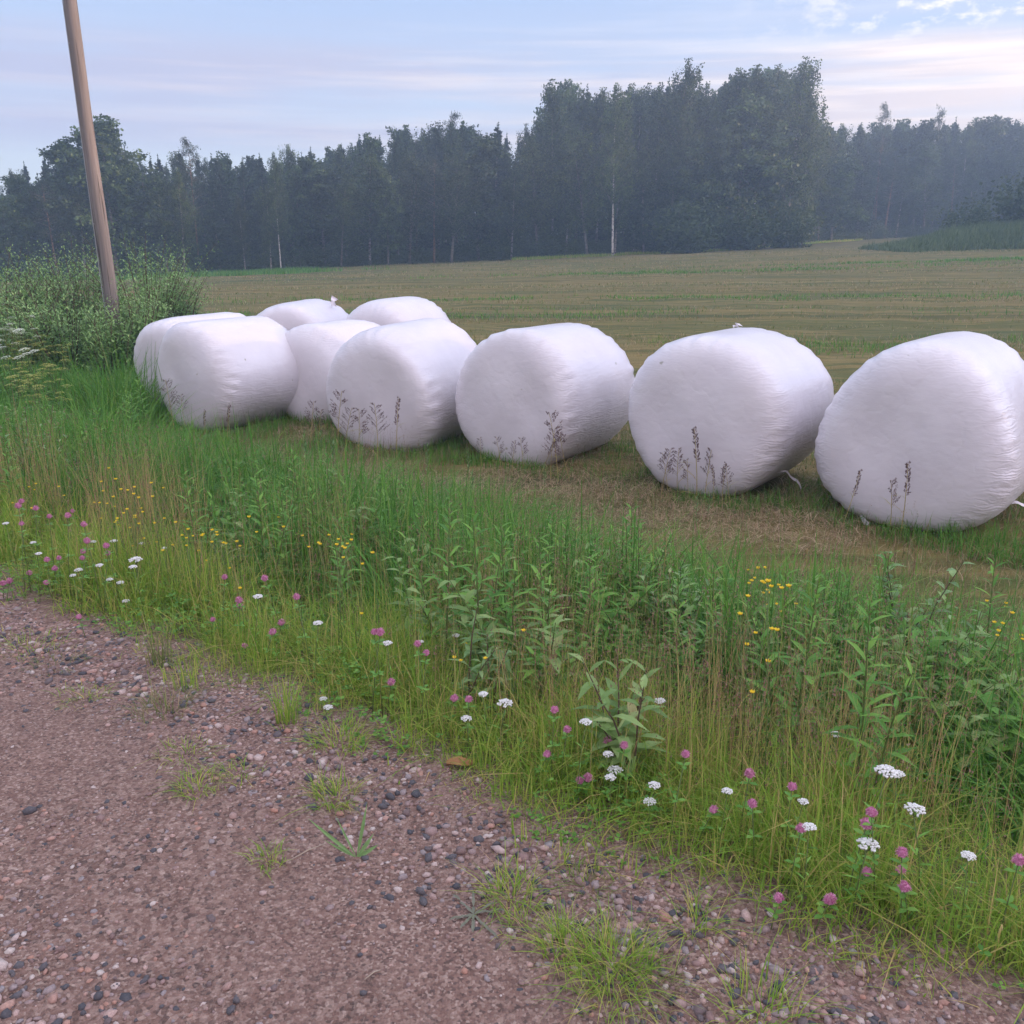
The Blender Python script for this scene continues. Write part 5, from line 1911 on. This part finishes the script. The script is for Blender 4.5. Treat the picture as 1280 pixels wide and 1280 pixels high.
def build_light():
    sc = bpy.context.scene
    w = D.worlds.new('World')
    sc.world = w
    w.use_nodes = True
    nt = w.node_tree
    nt.nodes.clear()
    L = nt.links
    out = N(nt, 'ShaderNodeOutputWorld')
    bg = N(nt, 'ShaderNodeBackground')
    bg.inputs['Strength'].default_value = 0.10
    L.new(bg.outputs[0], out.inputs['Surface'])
    sky = N(nt, 'ShaderNodeTexSky', sky_type='NISHITA')
    sky.sun_disc = False
    sky.sun_elevation = SUN_EL
    sky.sun_rotation = SUN_AZ
    sky.altitude = 100
    sky.air_density = 1.0
    sky.dust_density = 1.4
    sky.ozone_density = 2.0
    tc = N(nt, 'ShaderNodeTexCoord')
    G = tc.outputs['Generated']
    sep = N(nt, 'ShaderNodeSeparateXYZ')
    L.new(G, sep.inputs[0])
    # long stratus bands low in the sky
    st = noise(nt, mapping(nt, G, (2.2, 2.2, 30)), 1.0, 6, 0.55)
    band = ramp(nt, [(0.0, (0, 0, 0)), (0.070, (0.10, 0.10, 0.10)), (0.10, (1, 1, 1)), (0.160, (1, 1, 1)), (0.185, (0.30, 0.30, 0.30)), (0.215, (0.10, 0.10, 0.10)), (0.30, (0.05, 0.05, 0.05)), (0.45, (0.5, 0.5, 0.5)), (1.0, (0.6, 0.6, 0.6))])
    L.new(sep.outputs['Z'], band.inputs[0])
    sk = ramp(nt, [(0.30, (0.10, 0.10, 0.10)), (0.52, (1, 1, 1))])
    L.new(st.outputs['Fac'], sk.inputs[0])
    cov = mixc(nt, 1.0, band.outputs[0], sk.outputs[0], 'MULTIPLY')
    # small puffs high at the right
    pf = noise(nt, mapping(nt, G, (40, 40, 84)), 1.0, 5, 0.6)
    pk = ramp(nt, [(0.51, (0, 0, 0)), (0.66, (0.85, 0.85, 0.85))])
    L.new(pf.outputs['Fac'], pk.inputs[0])
    azr = ramp(nt, [(0.60, (0, 0, 0)), (0.68, (1, 1, 1)), (1.0, (1, 1, 1))])      # x of the direction, 0..1
    mx = N(nt, 'ShaderNodeMapRange')
    mx.inputs['From Min'].default_value = -1
    L.new(sep.outputs['X'], mx.inputs['Value'])
    L.new(mx.outputs[0], azr.inputs[0])
    elr = ramp(nt, [(0.165, (0, 0, 0)), (0.185, (1, 1, 1)), (0.225, (1, 1, 1)), (0.25, (0, 0, 0))])
    L.new(sep.outputs['Z'], elr.inputs[0])
    pm = mixc(nt, 1.0, pk.outputs[0], azr.outputs[0], 'MULTIPLY')
    pm = mixc(nt, 1.0, pm, elr.outputs[0], 'MULTIPLY')
    # clear sky: physical sky evened toward a pale tone, with light added overhead
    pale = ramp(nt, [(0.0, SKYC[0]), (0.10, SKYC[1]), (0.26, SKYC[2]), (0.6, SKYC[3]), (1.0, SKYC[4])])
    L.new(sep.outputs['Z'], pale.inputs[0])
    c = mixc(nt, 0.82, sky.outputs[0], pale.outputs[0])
    # cloud tone: lavender away from the sun, pinkish toward it
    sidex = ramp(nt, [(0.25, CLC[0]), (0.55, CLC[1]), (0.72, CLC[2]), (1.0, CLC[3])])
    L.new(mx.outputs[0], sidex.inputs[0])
    litx = ramp(nt, [(0.30, (0.15, 0.15, 0.15)), (0.50, (0.5, 0.5, 0.5)), (0.62, (0.9, 0.9, 0.9))])
    L.new(mx.outputs[0], litx.inputs[0])
    lit = noise(nt, mapping(nt, G, (3.5, 3.5, 75)), 1.0, 5, 0.6)
    litr = ramp(nt, [(0.46, (0, 0, 0)), (0.66, (1, 1, 1))])
    L.new(lit.outputs['Fac'], litr.inputs[0])
    litm = mixc(nt, 1.0, litr.outputs[0], litx.outputs[0], 'MULTIPLY')
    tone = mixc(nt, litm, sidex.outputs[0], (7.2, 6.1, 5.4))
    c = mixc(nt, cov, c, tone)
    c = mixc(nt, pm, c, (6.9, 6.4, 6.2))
    # unseen pinkish cloud bank, added behind the camera to light the bale ends
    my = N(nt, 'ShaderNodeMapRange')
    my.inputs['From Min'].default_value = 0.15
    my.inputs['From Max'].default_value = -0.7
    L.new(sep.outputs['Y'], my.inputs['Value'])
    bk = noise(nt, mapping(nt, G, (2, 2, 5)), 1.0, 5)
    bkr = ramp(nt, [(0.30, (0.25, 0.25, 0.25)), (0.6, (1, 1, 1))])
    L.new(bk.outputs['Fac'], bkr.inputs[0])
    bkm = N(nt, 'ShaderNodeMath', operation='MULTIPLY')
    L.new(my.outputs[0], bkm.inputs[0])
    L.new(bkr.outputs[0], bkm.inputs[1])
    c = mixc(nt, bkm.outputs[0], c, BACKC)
    # the sky brightens toward the low sun, outside the frame on the right
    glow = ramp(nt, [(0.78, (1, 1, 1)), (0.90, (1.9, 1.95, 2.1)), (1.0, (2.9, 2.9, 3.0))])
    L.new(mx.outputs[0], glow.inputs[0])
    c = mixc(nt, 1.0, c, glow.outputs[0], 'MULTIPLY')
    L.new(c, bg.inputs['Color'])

    ld = D.lights.new('sun', 'SUN')
    ld.energy = 4.0
    ld.angle = math.radians(2.0)
    ld.color = (1.0, 0.66, 0.44)
    lo = D.objects.new('sun', ld)
    C.objects.link(lo)
    d = Vector((math.sin(SUN_AZ) * math.cos(SUN_EL), math.cos(SUN_AZ) * math.cos(SUN_EL), math.sin(SUN_EL)))
    lo.rotation_euler = d.to_track_quat('Z', 'Y').to_euler()
    lo.location = (30, 20, 30)

    # evening air
    mb = MB()
    x0, x1, y0, y1, z0, z1 = -150, 150, -40, 175, -6.5, 27
    mb.add([(x0, y0, z0), (x1, y0, z0), (x1, y1, z0), (x0, y1, z0), (x0, y0, z1), (x1, y0, z1), (x1, y1, z1), (x0, y1, z1)],
           [(0, 3, 2, 1), (4, 5, 6, 7), (0, 1, 5, 4), (1, 2, 6, 5), (2, 3, 7, 6), (3, 0, 4, 7)])
    m, nt, out = new_mat('evening_haze')
    pv = N(nt, 'ShaderNodeVolumePrincipled')
    pv.inputs['Color'].default_value = HAZEC
    pv.inputs['Density'].default_value = HAZED
    pv.inputs['Anisotropy'].default_value = 0.45
    nt.links.new(pv.outputs[0], out.inputs['Volume'])
    tag(obj('haze', mb.mesh('haze', m)), kind='stuff', label='thin bluish evening haze over the field', cat='haze')


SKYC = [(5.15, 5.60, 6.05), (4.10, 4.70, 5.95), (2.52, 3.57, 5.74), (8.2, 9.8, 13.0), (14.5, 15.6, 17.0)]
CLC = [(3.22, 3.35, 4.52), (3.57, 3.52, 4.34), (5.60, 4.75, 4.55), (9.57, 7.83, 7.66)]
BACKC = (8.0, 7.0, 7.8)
HAZEC = (0.56, 0.74, 1.0, 1)
HAZED = 0.0023


def build_camera():
    cd = D.cameras.new('camera')
    cd.sensor_fit = 'HORIZONTAL'
    cd.sensor_width = 36.0
    cd.lens = 36.0 * F / 1280.0
    cd.clip_start = 0.05
    cd.clip_end = 3000
    co = D.objects.new('camera', cd)
    C.objects.link(co)
    co.location = (0, 0, CAMZ)
    co.rotation_euler = (PI / 2 - PITCH, 0, 0)
    sc = bpy.context.scene
    sc.camera = co
    sc.view_settings.view_transform = 'Standard'
    sc.view_settings.look = 'None'
    sc.view_settings.exposure = 0.90
    sc.view_settings.gamma = 1.0
    sc.render.engine = 'CYCLES'
    cy = sc.cycles
    cy.use_denoising = True
    try:
        cy.denoiser = 'OPENIMAGEDENOISE'
        cy.denoising_input_passes = 'RGB_ALBEDO_NORMAL'
    except Exception:
        pass
    cy.max_bounces = 6
    cy.diffuse_bounces = 4
    cy.glossy_bounces = 2
    cy.transmission_bounces = 4
    cy.volume_bounces = 1
    cy.transparent_max_bounces = 4
    cy.use_adaptive_sampling = True
    cy.adaptive_threshold = 0.02
    cy.sample_clamp_indirect = 8


import time
_t = time.time()


def step(f):
    global _t
    f()
    print(f.__name__, round(time.time() - _t, 1))
    _t = time.time()


build_camera()
register_bales()
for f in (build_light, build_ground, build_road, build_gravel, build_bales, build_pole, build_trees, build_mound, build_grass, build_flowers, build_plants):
    step(f)
